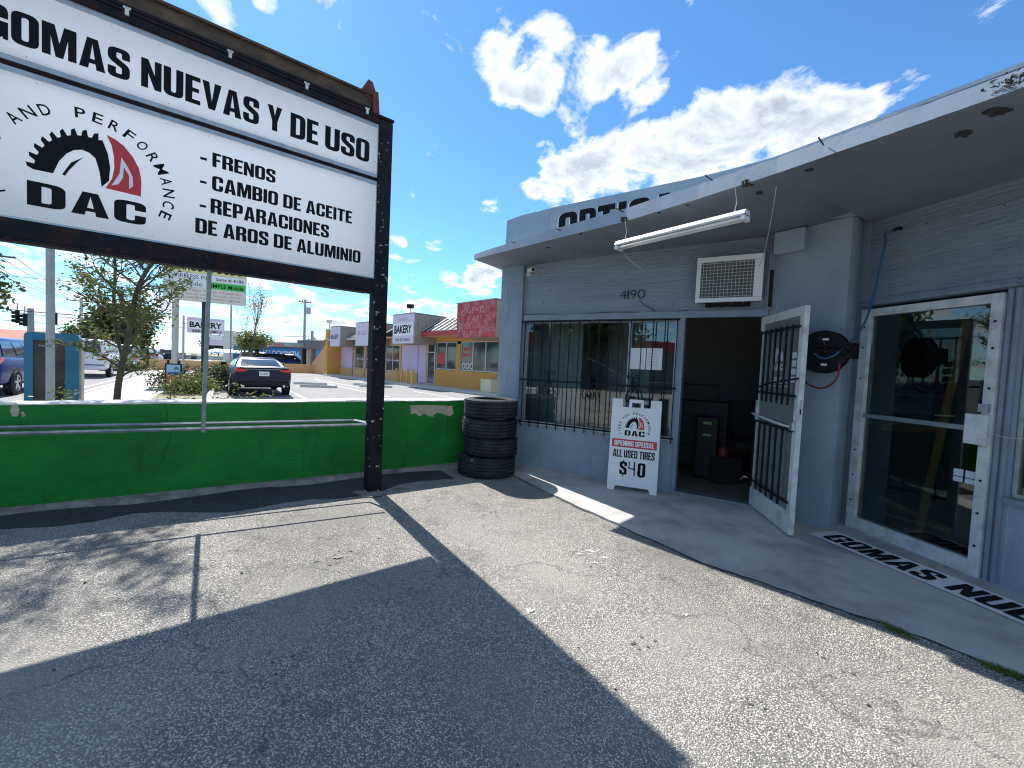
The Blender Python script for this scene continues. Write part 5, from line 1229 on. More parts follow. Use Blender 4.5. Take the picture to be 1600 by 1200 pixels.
# wing wall and rear wall
ww = thing('rear_wall', 'low orange wall along the back of the parking lot with a sloping wing', 'wall', (-18, 37.5, 0)); 
pE = MM @ Vector((-.5, -.6, 0)); pW = Vector((-18.6, 38.3, 0))
dW = (pE.xy-pW.xy); MW = frame(pW[:], math.atan2(dW.y, dW.x)); LW = dW.length
MB(MW).wallpoly([(0,-.02),(LW,-.02),(LW,3.1),(LW-.3,3.1),(0,.98)], 0, .2).build('wing', K['peach'], ww)
dW2 = Vector((-30.0, 28.2))-pW.xy; MW2 = frame(pW[:], math.atan2(dW2.y, dW2.x)); 
MB(MW2).box(.0, dW2.length, -.2, 0, -.02, .80).build('wall', K['peach'], ww)
# yellow bollards
bo_labels = ['leftmost of the four yellow bollards by the lilac shutter', 'second from the left of the four yellow bollards by the lilac shutter', 'third from the left of the four yellow bollards by the lilac shutter', 'rightmost of the four yellow bollards, by the lilac door']
for i, (px_, py_) in enumerate([(619,599),(627,600.5),(635.5,602),(643.5,603.6)]):
    q = at(px_, py_); o = MB().lathe([(0,1.02),(.05,1.0),(.075,.95),(.075,0),(0,0)], c=(q.x, q.y, 0), n=14).build('bollard', K['yellow'], smooth=40); tag(o, bo_labels[i], 'bollard', 'yellow bollards in front of the strip mall')
# wheel stops
ws = [((458,606),(468,608.5),'parking stop just right of the dark sedan, half hidden by it'),]
def wheelstop(c, ang, label, L=1.8):
    M_ = frame((c[0], c[1], 0), ang)
    o = MB(M_).add([(-L/2,-.08,0),(L/2,-.08,0),(L/2-.02,-.05,.12),(-L/2+.02,-.05,.12),(-L/2,.08,0),(L/2,.08,0),(L/2-.02,.05,.12),(-L/2+.02,.05,.12)], [(0,1,2,3),(4,7,6,5),(3,2,6,7),(0,3,7,4),(1,5,6,2)]).build('wheel_stop', K['curb'])
    tag(o, label, 'parking stop', 'concrete parking stops in the neighbouring lot'); return o
for (x0, x1, y, lab) in ((459,511,601,'farther of the two parking stops right of the dark sedan'),(469,527,605.5,'nearer of the two parking stops right of the dark sedan'),(552,590,602.5,'farther parking stop left of the black sign post'),(562,613,605.2,'nearer parking stop beside the black sign post'),(353,364,600.5,'parking stop peeking out left of the dark sedan')):
    p0, p1 = at(x0, y-1), at(x1, y+.8); d = p1.xy-p0.xy; wheelstop(((p0.x+p1.x)/2, (p0.y+p1.y)/2), math.atan2(d.y, d.x), lab, max(1.0, min(2.6, d.length)))

# locksmith building, garage and canopy behind
def facade(x0, x1, Y0_, Y1_):
    p0, p1 = atY(x0, 560, Y0_), atY(x1, 560, Y1_); return p0.xy, p1.xy
p0, p1 = facade(394, 469, 52, 52); d = p1-p0; Mx = frame((p0.x, p0.y, 0), math.atan2(d.y, d.x)); L_ = d.length
lk = thing('locksmith_shop', 'bright blue locksmith building with white lettering across its wall', 'building', (p0.x, p0.y, 0), math.atan2(d.y, d.x))
MB(Mx).box(0, L_, 0, 8, -.1, 2.55).build('wall', K['blue'], lk); MB(Mx).box(-.1, L_+.1, -.1, 8.1, 2.551, 2.7).build('roof_edge', K['blue'], lk)
thin('CRUZ LOCKSMITH', Mx, .15, L_-.2, 1.45, 2.15, K['print_white'], lk, off=-.02, bold=.03); MB(Mx).box(.1, L_-.1, -.03, -.001, 1.12, 1.2).build('trim_line', K['print_white'], lk)
MB(Mx).box(.2, 1.8, -.04, -.001, .3, 1.0).build('window', K['sglass'], lk)
p0, p1 = facade(364, 393, 50, 50); d = p1-p0; Mx = frame((p0.x, p0.y, 0), math.atan2(d.y, d.x)); L_ = d.length
bk = thing('blue_kiosk', 'smaller bright blue building with a pale awning left of the locksmith lettering', 'building', (p0.x, p0.y, 0), math.atan2(d.y, d.x))
MB(Mx).box(0, L_, 0, 6, -.1, 2.6).build('wall', K['blue'], bk); MB(Mx).add([(-2.2,-2,1.6),(L_,-2,1.6),(L_,-.01,2.0),(-2.2,-.01,2.0),(-2.2,-2,1.5),(L_,-2,1.5)], [(0,1,2,3),(0,4,5,1)]).build('awning', mat('pale_awning', (.25,.55,.68), .5), bk)
for a in (.4, 1.6): MB(Mx).box(a, a+.8, -.04, -.001, .5, 1.3).build('window', K['sglass'], bk)
p0, p1 = facade(385, 475, 44, 40); d = p1-p0; Mx = frame((p0.x, p0.y, 0), math.atan2(d.y, d.x)); L_ = d.length
gcn = thing('garage_canopy', 'grey flat service canopy advertising oil change and brakes', 'canopy', (p0.x, p0.y, 0), math.atan2(d.y, d.x))
MB(Mx).box(0, L_, 0, 3, 2.35, 2.85).build('fascia', K['garage'], gcn); MB(Mx).box(0, L_, -.02, -.001, 2.42, 2.82).build('sign_strip', K['alu2'], gcn)
thin('OIL CHANGE - BRAKES', Mx, .9, L_*.68, 2.48, 2.74, K['print_red'], gcn, off=-.03, bold=.02)
for a in (.85, L_-.6): MB(Mx).box(a, a+.3, .3, .6, -.1, 2.349).build('column', K['iron'], gcn)
p0, p1 = facade(470, 508, 41, 39); d = p1-p0; Mx = frame((p0.x, p0.y, 0), math.atan2(d.y, d.x)); L_ = d.length
gb = thing('garage', 'dark grey garage building with open bays behind the orange wing wall', 'building', (p0.x, p0.y, 0), math.atan2(d.y, d.x))
MB(Mx).box(0, L_, -.4, 5, 2.3, 3.1).build('fascia', K['garage'], gb); MB(Mx).box(0, L_, 4.5, 5, -.1, 2.29).build('wall', K['garage'], gb)
for a in (0, .9, 1.7, L_-.35): MB(Mx).box(a, a+.22, 0, .3, -.1, 2.29).build('pillar', K['garage'] if a != .9 else K['offwhite'], gb)

# ================================================================== VEHICLES
def loft(sections, closed_ends=True):
    m = len(sections[0]); vs = [v for s in sections for v in s]; fs = []
    for i in range(len(sections)-1):
        for k in range(m-1): fs.append((i*m+k, i*m+k+1, (i+1)*m+k+1, (i+1)*m+k))
        fs.append((i*m+m-1, i*m, (i+1)*m, (i+1)*m+m-1))
    fs += [tuple(range(m))[::-1], tuple((len(sections)-1)*m+k for k in range(m))]
    return vs, fs
KINDS = {
 'sedan': dict(st=[(-2.46,.70,.62,.98),(-2.40,.84,.42,1.03),(-2.15,.91,.30,1.05),(-1.2,.93,.24,1.02),(0,.93,.24,.98),(1.2,.92,.24,.94),(2.0,.88,.28,.86),(2.35,.78,.35,.74),(2.45,.6,.42,.62)],
               gb=(-1.85,1.15,.80), gt=(-.75,.25,.58,1.37), zb=1.0, wr=.335, wy=(-1.45,1.40), tl=(.60,.83,.86,.98), split=(-.2,)),
 'suv': dict(st=[(-2.30,.78,.55,1.02),(-2.26,.88,.40,1.10),(-2.0,.93,.32,1.12),(-1.0,.94,.28,1.10),(0,.94,.28,1.08),(1.2,.93,.28,1.04),(1.9,.90,.32,.98),(2.2,.8,.42,.86),(2.3,.62,.5,.7)],
               gb=(-2.2,1.25,.84), gt=(-1.85,.35,.64,1.68), zb=1.08, wr=.36, wy=(-1.38,1.38), tl=(.62,.86,.92,1.08), split=(-.95,.05)),
 'bigsuv': dict(st=[(-2.65,.88,.55,1.18),(-2.60,.96,.45,1.22),(-2.3,1.0,.40,1.24),(-1.0,1.0,.36,1.22),(0,1.0,.36,1.20),(1.4,1.0,.36,1.16),(2.2,.97,.40,1.10),(2.5,.88,.5,1.0),(2.6,.7,.6,.8)],
               gb=(-2.58,1.45,.92), gt=(-2.35,.6,.76,1.92), zb=1.2, wr=.40, wy=(-1.55,1.6), tl=(.80,.95,.92,1.22), split=(-1.3,-.2)),
 'van': dict(st=[(-2.2,.80,.5,1.02),(-2.16,.88,.40,1.08),(-1.9,.91,.32,1.10),(-1.0,.92,.28,1.08),(0,.92,.28,1.06),(1.3,.91,.28,1.02),(1.9,.86,.32,.92),(2.2,.72,.42,.78)],
               gb=(-2.16,1.5,.84), gt=(-2.0,.4,.70,1.82), zb=1.06, wr=.32, wy=(-1.4,1.45), tl=(.76,.88,.8,1.2), split=(-.9,.1)),
}
def car(kind, m, label, c, az, plate=True, detail=True, braking=False, group=None):
    k = KINDS[kind]; rot = -R(az); t = thing({'sedan':'sedan','suv':'parked_suv','bigsuv':'large_suv','van':'van'}[kind], label, 'car' if kind != 'van' else 'van', (c[0], c[1], c[2] if len(c) > 2 else 0), rot, group)
    M_ = frame((c[0], c[1], c[2] if len(c) > 2 else 0), rot)
    secs = []
    for (y, w, zl, zb) in k['st']:
        pts = [(-w*.86,zl),(w*.86,zl),(w*.97,zl+.10),(w,zl+(zb-zl)*.45),(w*.985,zl+(zb-zl)*.72),(w*.94,zb-.05),(w*.86,zb),(w*.4,zb+.025),(-w*.4,zb+.025),(-w*.86,zb),(-w*.94,zb-.05),(-w*.985,zl+(zb-zl)*.72),(-w,zl+(zb-zl)*.45),(-w*.97,zl+.10)]
        secs.append([(p_[0], y, p_[1]) for p_ in pts])
    v, f = loft(secs); mb = MB(M_); mb.add(v, [q_[::-1] for q_ in f])
    yb0, yb1, wb = k['gb']; yt0, yt1, wt, zt = k['gt']; zb = k['zb']-.03
    def g(y0, y1, w, z, yy=None): return [(-w, y0, z), (w, y0, z), (w, y1, z), (-w, y1, z)]
    ring = [g(yb0, yb1, wb, zb), g(yb0+(yt0-yb0)*.5, yb1+(yt1-yb1)*.5, wb+(wt-wb)*.42, zb+(zt-zb)*.55), g(yt0+(yb0-yt0)*.08, yt1+(yb1-yt1)*.10, wt+.03, zt-.06), g(yt0+.12, yt1-.12, wt-.06, zt)]
    v = [p_ for r_ in ring for p_ in r_]; f = [(4*i+a, 4*i+(a+1)%4, 4*i+4+(a+1)%4, 4*i+4+a) for i in range(3) for a in range(4)] + [(12,13,14,15)]
    mb.add(v, f); body_ = mb.build('body', m, t, smooth=38, bevel=.025)
    # glazing: set just proud of the greenhouse faces
    def gp(side, u, w_):   # side 'r','f','L','R'; u along 0..1; w_ up 0..1
        zz = zb+(zt-.06-zb)*w_
        def lerp(a, b): return a+(b-a)*w_
        # piecewise following the ring
        def val(i0, i1, i2): 
            tt = (zz-ring[0][0][2])/(ring[1][0][2]-ring[0][0][2])
            if tt <= 1: return i0+(i1-i0)*tt
            tt = (zz-ring[1][0][2])/(ring[2][0][2]-ring[1][0][2]); return i1+(i2-i1)*tt
        y0 = val(ring[0][0][1], ring[1][0][1], ring[2][0][1]); y1 = val(ring[0][2][1], ring[1][2][1], ring[2][2][1]); w2__ = val(ring[0][1][0], ring[1][1][0], ring[2][1][0])
        if side == 'r': return (-w2__+2*w2__*u, y0-.014, zz+.008)
        if side == 'f': return (-w2__+2*w2__*u, y1+.014, zz+.008)
        s_2 = -1 if side == 'L' else 1
        return (s_2*(w2__+.014), y0+(y1-y0)*u, zz+.006)
    def pane(side, u0, u1, a=.14, b=.90, ut0=None, ut1=None):
        ut0 = u0 if ut0 is None else ut0; ut1 = u1 if ut1 is None else ut1
        rows = 5; v_ = []; 
        for i in range(rows+1):
            tt = i/rows; w_ = a+(b-a)*tt; v_ += [gp(side, u0+(ut0-u0)*tt, w_), gp(side, u1+(ut1-u1)*tt, w_)]
        f_ = [(2*i, 2*i+1, 2*i+3, 2*i+2) for i in range(rows)]
        MB(M_).add(v_, f_).build('window', K['cglass'], t, smooth=True)
    pane('r', .08, .92); pane('f', .06, .94)
    sp_l = [0]+[(s-yb0)/(yb1-yb0) for s in k['split']]+[1]
    for sd_ in 'LR':
        for i in range(len(sp_l)-1): pane(sd_, sp_l[i]+(.06 if i == 0 else .012), sp_l[i+1]-(.10 if i == len(sp_l)-2 else .012), .16, .88)
    if kind == 'bigsuv':
        for s in (-1, 1): MB(M_).box(s*.68-.02, s*.68+.02, -2.0, .4, zt+.01, zt+.05).build('roof_rail', K['blackplastic'], t)
    wr = k['wr']; W__ = k['st'][3][1]
    for s in (-1, 1):
        for y in k['wy']:
            MB(M_).lathe([(0,-.001),(wr+.07,-.001),(wr+.07,.004),(0,.004)], c=(s*(W__-.006)-.0015, y, wr+.02), axis='x', n=26).build('wheel_arch', K['blackplastic'], t)
            wh = MB(M_).lathe([(wr*.62,-.1),(wr*.95,-.105),(wr,-.08),(wr,.08),(wr*.95,.105),(wr*.62,.1)], c=(s*(W__-.085), y, wr), axis='x', n=28).build('wheel', K['rubber'], t, smooth=40)
            ri = MB(M_); xo = s*(W__-.085)+s*.095
            ri.lathe([(wr*.60,0),(wr*.66,s*.008),(wr*.66,-s*.03),(wr*.60,-s*.03)], c=(xo, y, wr), axis='x', n=24)
            for q_ in range(5):
                a_ = q_*2*math.pi/5+.3; ri.tube([(xo-s*.01, y+.03*math.cos(a_), wr+.03*math.sin(a_)), (xo-s*.004, y+wr*.62*math.cos(a_), wr+wr*.62*math.sin(a_))], .028, 4)
            ri.lathe([(0,s*.005),(.05,s*.003),(.05,-s*.03)], c=(xo, y, wr), axis='x', n=12); ri.build('rim', K['chrome'], wh)
    yr = k['st'][0][0]; x0, x1, z0, z1 = k['tl']
    for s in (-1, 1):
        MB(M_).wallpoly(rounded([(s*x0,z0+.01),(s*x1,z0,.02),(s*(x1+.02),z1,.03),(s*x0,z1-.02,.02)], 3)[::s], yr-.028, yr+.30).build('tail_light', K['tail'], t)
        if kind == 'sedan': MB(M_).wallpoly(rounded([(s*.5,z0+.03),(s*(x0-.005),z0+.015),(s*(x0-.005),z1-.025),(s*.5,z1-.045)], 2)[::s], yr-.016, yr+.10).build('tail_light', K['tail'], t)
        mz = k['zb']+.06; my = k['gb'][1]-.55; mb = MB(M_); mb.box(s*(W__-.02)-.03*0-(.0 if s > 0 else .18), s*(W__-.02)+(.18 if s > 0 else 0), my-.07, my+.06, mz-.04, mz+.10); mb.build('mirror', m if kind != 'sedan' else K['blackplastic'], t, bevel=.03)
    if plate:
        pz = .86 if kind == 'sedan' else k['zb']-.26
        if kind == 'sedan': pz = .80
        pl = MB(M_).box(-.155, .155, yr-.075, yr-.02, pz-.07, pz+.085).build('licence_plate', K['print_white'], t)
        thin('2LGBYY', M_, -.12, .12, pz-.03, pz+.045, K['print_black'], pl, off=yr-.077)
    zl = k['st'][1][2]
    MB(M_).box(-W__*.86, W__*.86, yr-.03, yr+.3, zl-.05, zl+.10).build('bumper', K['blackplastic'] if kind != 'bigsuv' else m, t, bevel=.03)
    if kind == 'sedan':
        MB(M_).box(-.80, .80, yr-.02, yr+.12, 1.005, 1.03).build('boot_lip', m, t, bevel=.008); MB(M_).box(-.55, .55, yr-.030, yr-.012, .955, .966).build('chrome_strip', K['chrome'], t)
        for s in (-1, 1): MB(M_).tube([(s*.62, yr-.05, .37),(s*.62, yr+.1, .37)], .045, 12).build('exhaust', K['chrome'], t)
        MB(M_).add([(-.02,-.35,1.43),(.02,-.35,1.43),(.0,-.42,1.49)], [(0,1,2),(0,2,1)]).build('aerial_fin', K['blackplastic'], t)
    if kind == 'bigsuv': MB(M_).box(-.9,.9,yr-.035,yr-.005,.62,.66).build('trim_line', K['iron'], t)
    return t
def rearright(px_, py_, az, kind, sx=1):
    "centre of a car whose rear (right when sx=1) wheel touches the ground at the pixel"
    k = KINDS[kind]; g_ = at(px_, py_, -.045 if sx == 1 else 0); rot = -R(az); o_ = Matrix.Rotation(rot, 4, 'Z') @ Vector((sx*(k['st'][3][1]-.085), k['wy'][0], 0))
    return (g_.x-o_.x, g_.y-o_.y, -.045 if sx == 1 else 0.0)
car('sedan', K['carblack'], 'dark blue black sedan seen from behind, parked in the neighbouring lot', rearright(446, 618, -38, 'sedan', 1)[:2]+(0,), -38)
car('suv', K['carblue'], 'dark blue SUV on the street at the left edge behind the blue box', rearright(20, 617, -36, 'suv'), -36, plate=False)
car('bigsuv', K['carwhite'], 'large white SUV on the street just right of the blue box', rearright(171, 589, -36, 'bigsuv'), -36)
car('van', K['carsilver'], 'silver white minivan on the street behind the tree trunk', rearright(213.5, 579, -35, 'van'), -35, plate=False)
car('suv', K['carcharcoal'], 'black SUV on the street ahead of the silver minivan', rearright(236.5, 575.5, -35, 'suv'), -35, plate=False)
car('suv', K['carsilver'], 'silver SUV on the street ahead of the black SUV', rearright(248.5, 572, -35, 'suv'), -35, plate=False)
q = at(268, 567); car('suv', K['carblack'], 'farthest dark SUV in the line of traffic', (q.x-2, q.y+2, 0), -35, plate=False)
q = at(352, 575); car('van', K['carsilver'], 'pale car parked in front of the blue kiosk beyond the low orange wall', (q.x, q.y+6, 0), 60, plate=False)
q = atY(436, 572, 46); car('suv', K['carcharcoal'], 'dark car parked below the locksmith lettering', (q.x, q.y, 0), 80, plate=False)
q = atY(457, 572, 46); car('suv', K['carblue'], 'dark blue car at the right end of the locksmith wall', (q.x, q.y, 0), 85, plate=False)

# ================================================================== VEGETATION
def leaves_mesh(name, centers, size, m, parent, seed, per=14, sp=.16, narrow=.4):
    g = np.random.default_rng(seed); n = len(centers)*per
    C = np.repeat(np.array(centers), per, 0) + g.normal(0, sp, (n, 3))*np.array([1, 1, .75])
    d = g.normal(0, 1, (n, 3)); d[:, 2] = d[:, 2]*.6-.15; d /= np.linalg.norm(d, axis=1)[:, None]
    w = np.cross(d, g.normal(0, 1, (n, 3))); w /= np.linalg.norm(w, axis=1)[:, None]
    s = size*g.uniform(.55, 1.25, n)[:, None]
    nn = np.cross(d, w)
    V = np.stack([C-d*s*.5, C+w*s*narrow*.5+nn*s*.05, C+d*s*.5, C-w*s*narrow*.5+nn*s*.05], 1).reshape(-1, 3)
    Mi = rootinv(parent); Mi = np.array(Mi)
    V = V@Mi[:3, :3].T+Mi[:3, 3]
    me = bpy.data.meshes.new(name); F = np.arange(4*n).reshape(-1, 4)
    me.from_pydata(V.tolist(), [], F.tolist()); me.materials.append(m)
    o = bpy.data.objects.new(name, me); COL.objects.link(o)
    if parent: o.parent = parent
    o['kind'] = 'stuff'; return o
def grow(mb, p, d, L_, r, depth, g, tips, spread=.55, up=.12, seg=4):
    pts = [p.copy()]; q = p.copy(); dd = d.copy()
    for i in range(seg):
        dd = (dd+Vector((g.gauss(0,.12), g.gauss(0,.12), g.gauss(0,.08)+up*.25))).normalized(); q = q+dd*(L_/seg); pts.append(q.copy())
    mb.tube(pts, r, 7 if depth > 1 else 4, r1=r*.55, cap=False)
    if depth <= 1: tips += [pts[-1], pts[-2], pts[-3]]
    if depth == 2: tips += [pts[-1]]
    if depth == 0: return
    nb = g.choice((2, 3, 3))
    for k in range(nb+ (1 if depth > 2 else 0)):
        a_ = g.uniform(0, 6.28); s = g.uniform(.35, 1)*spread
        perp = Vector((math.cos(a_), math.sin(a_), 0)); nd = (dd*(1-s*.5)+perp*s+Vector((0,0,up))).normalized()
        grow(mb, pts[-1] if k < 2 else pts[g.randint(2, seg-1)], nd, L_*g.uniform(.6, .82), r*.55, depth-1, g, tips, spread, up)
def tree(name, label, base, h, r, seed, m, leaf, depth=4, per=14, sp=.16, spread=.6, up=.12, lean=(0,0), cat='tree', first=.35, narrow=.4, group=None, bark='bark'):
    g = random.Random(seed); t = thing(name, label, cat, base, 0, group); mb = MB(); tips = []
    p0 = Vector(base); d = Vector((lean[0], lean[1], 1)).normalized()
    grow(mb, p0, d, h*first, r, depth, g, tips, spread, up)
    mb.build('trunk', K[bark], t, smooth=True)
    leaves_mesh('crown', [tuple(x) for x in tips], leaf, m, t, seed, per, sp, narrow)
    return t
tb = at(181, 622, 0); tpos = Vector((-5.95, 6.25, 0))
yt = thing('young_tree', 'slender young tree with sparse small leaves right behind the green wall', 'tree', (-5.95, 6.25, 0))
gt_ = random.Random(17); tips = []; ytm = MB()
def twig(p, d, L_, r, lev):
    pts = [p.copy()]; q = p.copy(); dd = d.copy(); n_ = 5
    for i in range(n_):
        dd = (dd+Vector((gt_.gauss(0,.16), gt_.gauss(0,.16), gt_.gauss(.03,.10)))).normalized(); q = q+dd*(L_/n_); pts.append(q.copy())
    ytm.tube(pts, r, 6 if r > .015 else 4, r1=max(.0025, r*.35), cap=False)
    if lev == 0:
        for k in range(1, n_+1): tips.append(tuple(pts[k])); tips.append(tuple(pts[k].lerp(pts[k-1], .5)))
        return
    for k in range(5 if lev == 1 else 6):
        a_ = gt_.uniform(0, 6.28); base = pts[gt_.randint(2, n_)]
        nd = (dd*.7+Vector((math.cos(a_)*.8, math.sin(a_)*.8, .25))).normalized(); twig(base, nd, L_*gt_.uniform(.42, .62), r*.5, lev-1)
def stem(pts, r0, r1, side, nside, z0):
    P_ = smoothpts([Vector(p_) for p_ in pts], 5); ytm.tube(P_, r0, 9, r1=r1, cap=False)
    n_ = len(P_)
    for k in range(nside):
        i = int(n_*(z0+(1-z0)*k/nside)); a_ = k*2.4+gt_.uniform(-.4, .4); t_ = i/n_
        d = Vector((math.cos(a_), math.sin(a_), .75)).normalized(); twig(P_[min(i, n_-1)], d, side*(.72+.5*t_-.25*t_*t_), (r0+(r1-r0)*t_)*.5, 1)
ty = 6.25
stem([atY(181,640,ty)*1.0-Vector((0,0,.72)), atY(183,622,ty), atY(190,575,ty), atY(199,535,ty), atY(205,500,ty), atY(214,455,ty+.1), atY(228,425,ty+.1), atY(247,398,ty+.15), atY(262,350,ty+.2), atY(268,290,ty+.2), atY(262,240,ty+.2), atY(256,180,ty+.2), atY(246,125,ty+.2)], .047, .008, .82, 44, .14)
stem([atY(192,560,ty), atY(182,520,ty+.1), atY(178,470,ty+.2), atY(180,420,ty+.2), atY(176,360,ty+.2), atY(172,300,ty+.3), atY(162,240,ty+.3), atY(150,180,ty+.3), atY(150,130,ty+.3)], .026, .007, .72, 26, .15)
ytm.build('trunk', K['bark'], yt, smooth=True)
leaves_mesh('crown', tips, .085, K['leaf_near'], yt, 5, 3, .05, .30)
tree('street_tree', 'round green tree across the street behind the blue box', (-30.5, 34.0, 0), 6.0, .22, 5, K['leaf_far'], .34, depth=4, per=34, sp=.62, spread=.62, up=.05, first=.28, narrow=.6)
tree('street_tree', 'leafy tree cut off by the left edge of the photo across the street', (-35, 24.0, 0), 8.6, .25, 8, K['leaf_far'], .36, depth=4, per=34, sp=.65, spread=.6, up=.05, first=.32, narrow=.6)
tree('sapling', 'thin wispy sapling right of the young tree among the poles', (-15.0, 23.5, 0), 5.4, .05, 21, K['leaf_near'], .10, depth=4, per=2, sp=.15, spread=.35, up=.5, first=.34)
tree('far_tree', 'small yellowish tree below the roadside bakery sign', (-25.0, 38.0, 0), 3.9, .10, 31, K['leaf_shrub'], .22, depth=3, per=24, sp=.38, spread=.5, up=.1, first=.36, narrow=.6)
tree('far_tree', 'low green bush by the pink house on the left', (-30, 23.0, 0), 2.6, .08, 33, K['leaf_shrub'], .2, depth=3, per=30, sp=.3, spread=.6, up=.1, first=.3, narrow=.6)
for i, (X, Y, hh, lab) in enumerate([(-75, 105, 7, 'dark distant tree left of the far end of the road'), (-62, 100, 6, 'distant tree at the far end of the road'), (-48, 100, 5.5, 'distant tree behind the traffic'), (-38, 85, 5, 'distant low tree left of the roadside bakery sign'), (-95, 90, 7, 'distant tree behind the street trees')]):
    tree('distant_tree', lab, (X, Y, 0), hh, .2, 60+i, K['leaf_far'], .6, depth=3, per=36, sp=1.0, spread=.7, up=0, first=.3, narrow=.7, group='distant trees along the road')
def shrub(label, c, rx, ry, h, seed, n, leaf=.07, m='leaf_shrub', flowers=0):
    g = random.Random(seed); t = thing('shrub', label, 'shrub', (c[0], c[1], 0)); pts = []; mb = MB()
    for k in range(n):
        a_ = g.uniform(0, 6.28); rr = math.sqrt(g.random()); x = c[0]+math.cos(a_)*rr*rx; y = c[1]+math.sin(a_)*rr*ry; top = h*math.sqrt(max(.05, 1-rr*rr*.8))*g.uniform(.6, 1.08)
        z = g.uniform(.3, 1)*top; pts.append((x, y, z))
        if k % 4 == 0: mb.tube([(c[0]+(x-c[0])*.6, c[1]+(y-c[1])*.6, 0), (x, y, z)], .008, 3, cap=False)
    mb.build('stem', K['bark'], t); leaves_mesh('foliage', pts, leaf, K[m], t, seed, 9, leaf*1.3, .5)
    if flowers: leaves_mesh('flowers', [p_ for p_ in pts if p_[2] > h*.45][:flowers], leaf*.5, K['flower'], t, seed+1, 4, leaf*1.2, .9)
    return t
shrub('dense clipped bush beside the pole of the tall cell phone sign', (-12.0, 16.9), .95, 1.1, 1.12, 3, 420, .10)
shrub('leafy bush in front of the small poster board', (-11.35, 14.6), .75, .8, .72, 4, 260, .10, flowers=30)
shrub('loose leafy bush just left of the poster board', (-13.1, 15.9), .65, .7, .95, 5, 150, .11)
for i, (X, Y, rx, h_, lab, fl) in enumerate([(-5.1, 6.3, .45, .86, 'small leafy plant peeking over the green wall right of the tree trunk', 6), (-4.6, 6.9, .6, .90, 'flowering low shrub behind the green wall below the poster board', 24), (-3.9, 6.6, .45, .84, 'low reddish flowering plant by the thin bar of the sign rack', 20), (-6.55, 6.0, .35, .84, 'small plant behind the green wall left of the tree trunk', 0)]):
    shrub(lab, (X, Y), rx, rx*.8, h_, 40+i, 110, .07, flowers=fl)

# ================================================================== STREET FURNITURE
# blue box with dark recessed panel
def atD(x, y, dist):
    d = pxdir(x, y); return CP + d*(dist/math.hypot(d.x, d.y))
p0 = atD(37, 560, 11.6); p1 = atD(124, 560, 11.54); dd_ = (p1-p0).xy; bxw = dd_.length; MB0 = frame((p0.x, p0.y, 0), math.atan2(dd_.y, dd_.x))
bb = thing('collection_box', 'large rounded blue box with a dark recessed front panel behind the green wall', 'box', (p0.x, p0.y, 0), math.atan2(dd_.y, dd_.x))
Hb = 1.69
out = rounded([(0,.0),(bxw,.0),(bxw,Hb,.09),(0,Hb,.09)], 6); hole = [(.10,.10),(.10,Hb-.14),(bxw-.18,Hb-.16),(bxw-.18,.10)]
fr = polys_mesh('surround', [[out, hole]], MB0, K['cyan'], bb)
MB(MB0).wallpoly(out, .05, .75).build('shell', K['cyan'], bb, bevel=.02)
for (a, b, c_, e) in ((.10,.11,.10,Hb-.14),(bxw-.19,bxw-.18,.10,Hb-.16)): MB(MB0).box(a, b, .001, .049, c_, e).build('reveal', K['cyan'], bb)
MB(MB0).box(.11, bxw-.19, .035, .0495, .10, Hb-.15).build('front_panel', K['bindark'], bb)
MB(MB0).box(bxw+.001, bxw+.03, .0, .75, .0, Hb-.08).build('side_panel', mat('side_tan', (.30,.27,.24), .6), bb)
q = atY(78.5, 560, 7.4); o = MB().tube([(q.x, q.y, 0), (q.x+.01, q.y, 7.2)], .058, 14).build('sign_pole', K['steelpole'], smooth=40)
t = thing('street_pole', 'tall plain grey metal pole standing in front of the blue box', 'pole', (q.x, q.y, 0)); o.parent = t; o.location = (-q.x, -q.y, 0); o.name = 'pole'
MB().box(q.x-.13, q.x+.13, q.y-.075, q.y-.06, 1.43, 1.46).build('bracket', K['chrome'], t)
# poster board
pA_, pB_ = at(257, 612), at(284, 612); d = (pB_-pA_).xy; Mx = frame((pA_.x, pA_.y, 0), math.atan2(d.y, d.x)); L_ = d.length
t = thing('poster_board', 'small black framed sidewalk poster board with a blue and red poster among the bushes', 'sign', (pA_.x, pA_.y, 0), math.atan2(d.y, d.x))
MB(Mx).box(0, L_, 0, .05, .08, 1.03).build('frame', K['blackplastic'], t, bevel=.01); 
for a in (.05, L_-.13): MB(Mx).box(a, a+.08, 0, .05, 1.031, 1.13).build('handle', K['blackplastic'], t); MB(Mx).box(a, a+.06, 0, .05, 0, .079).build('foot', K['blackplastic'], t)
polys_mesh('poster', [[[(.05,.70),(L_-.05,.70),(L_-.05,.97),(.05,.97)]]], Mx, mat('poster_sky', (.35,.55,.75), .5), t, -.002)
polys_mesh('poster', [[[(.05,.62),(L_-.05,.58),(L_-.05,.698),(.05,.698)]]], Mx, mat('poster_navy', (.03,.07,.25), .5), t, -.002)
polys_mesh('poster', [[[(.05,.14),(L_-.05,.14),(L_-.05,.578),(.05,.618)]]], Mx, mat('poster_red', (.6,.14,.10), .5), t, -.002)
polys_mesh('poster', [[[(.22,.80),(.42,.80),(.32,.92)]]], Mx, mat('poster_green', (.05,.22,.20), .5), t, -.004)
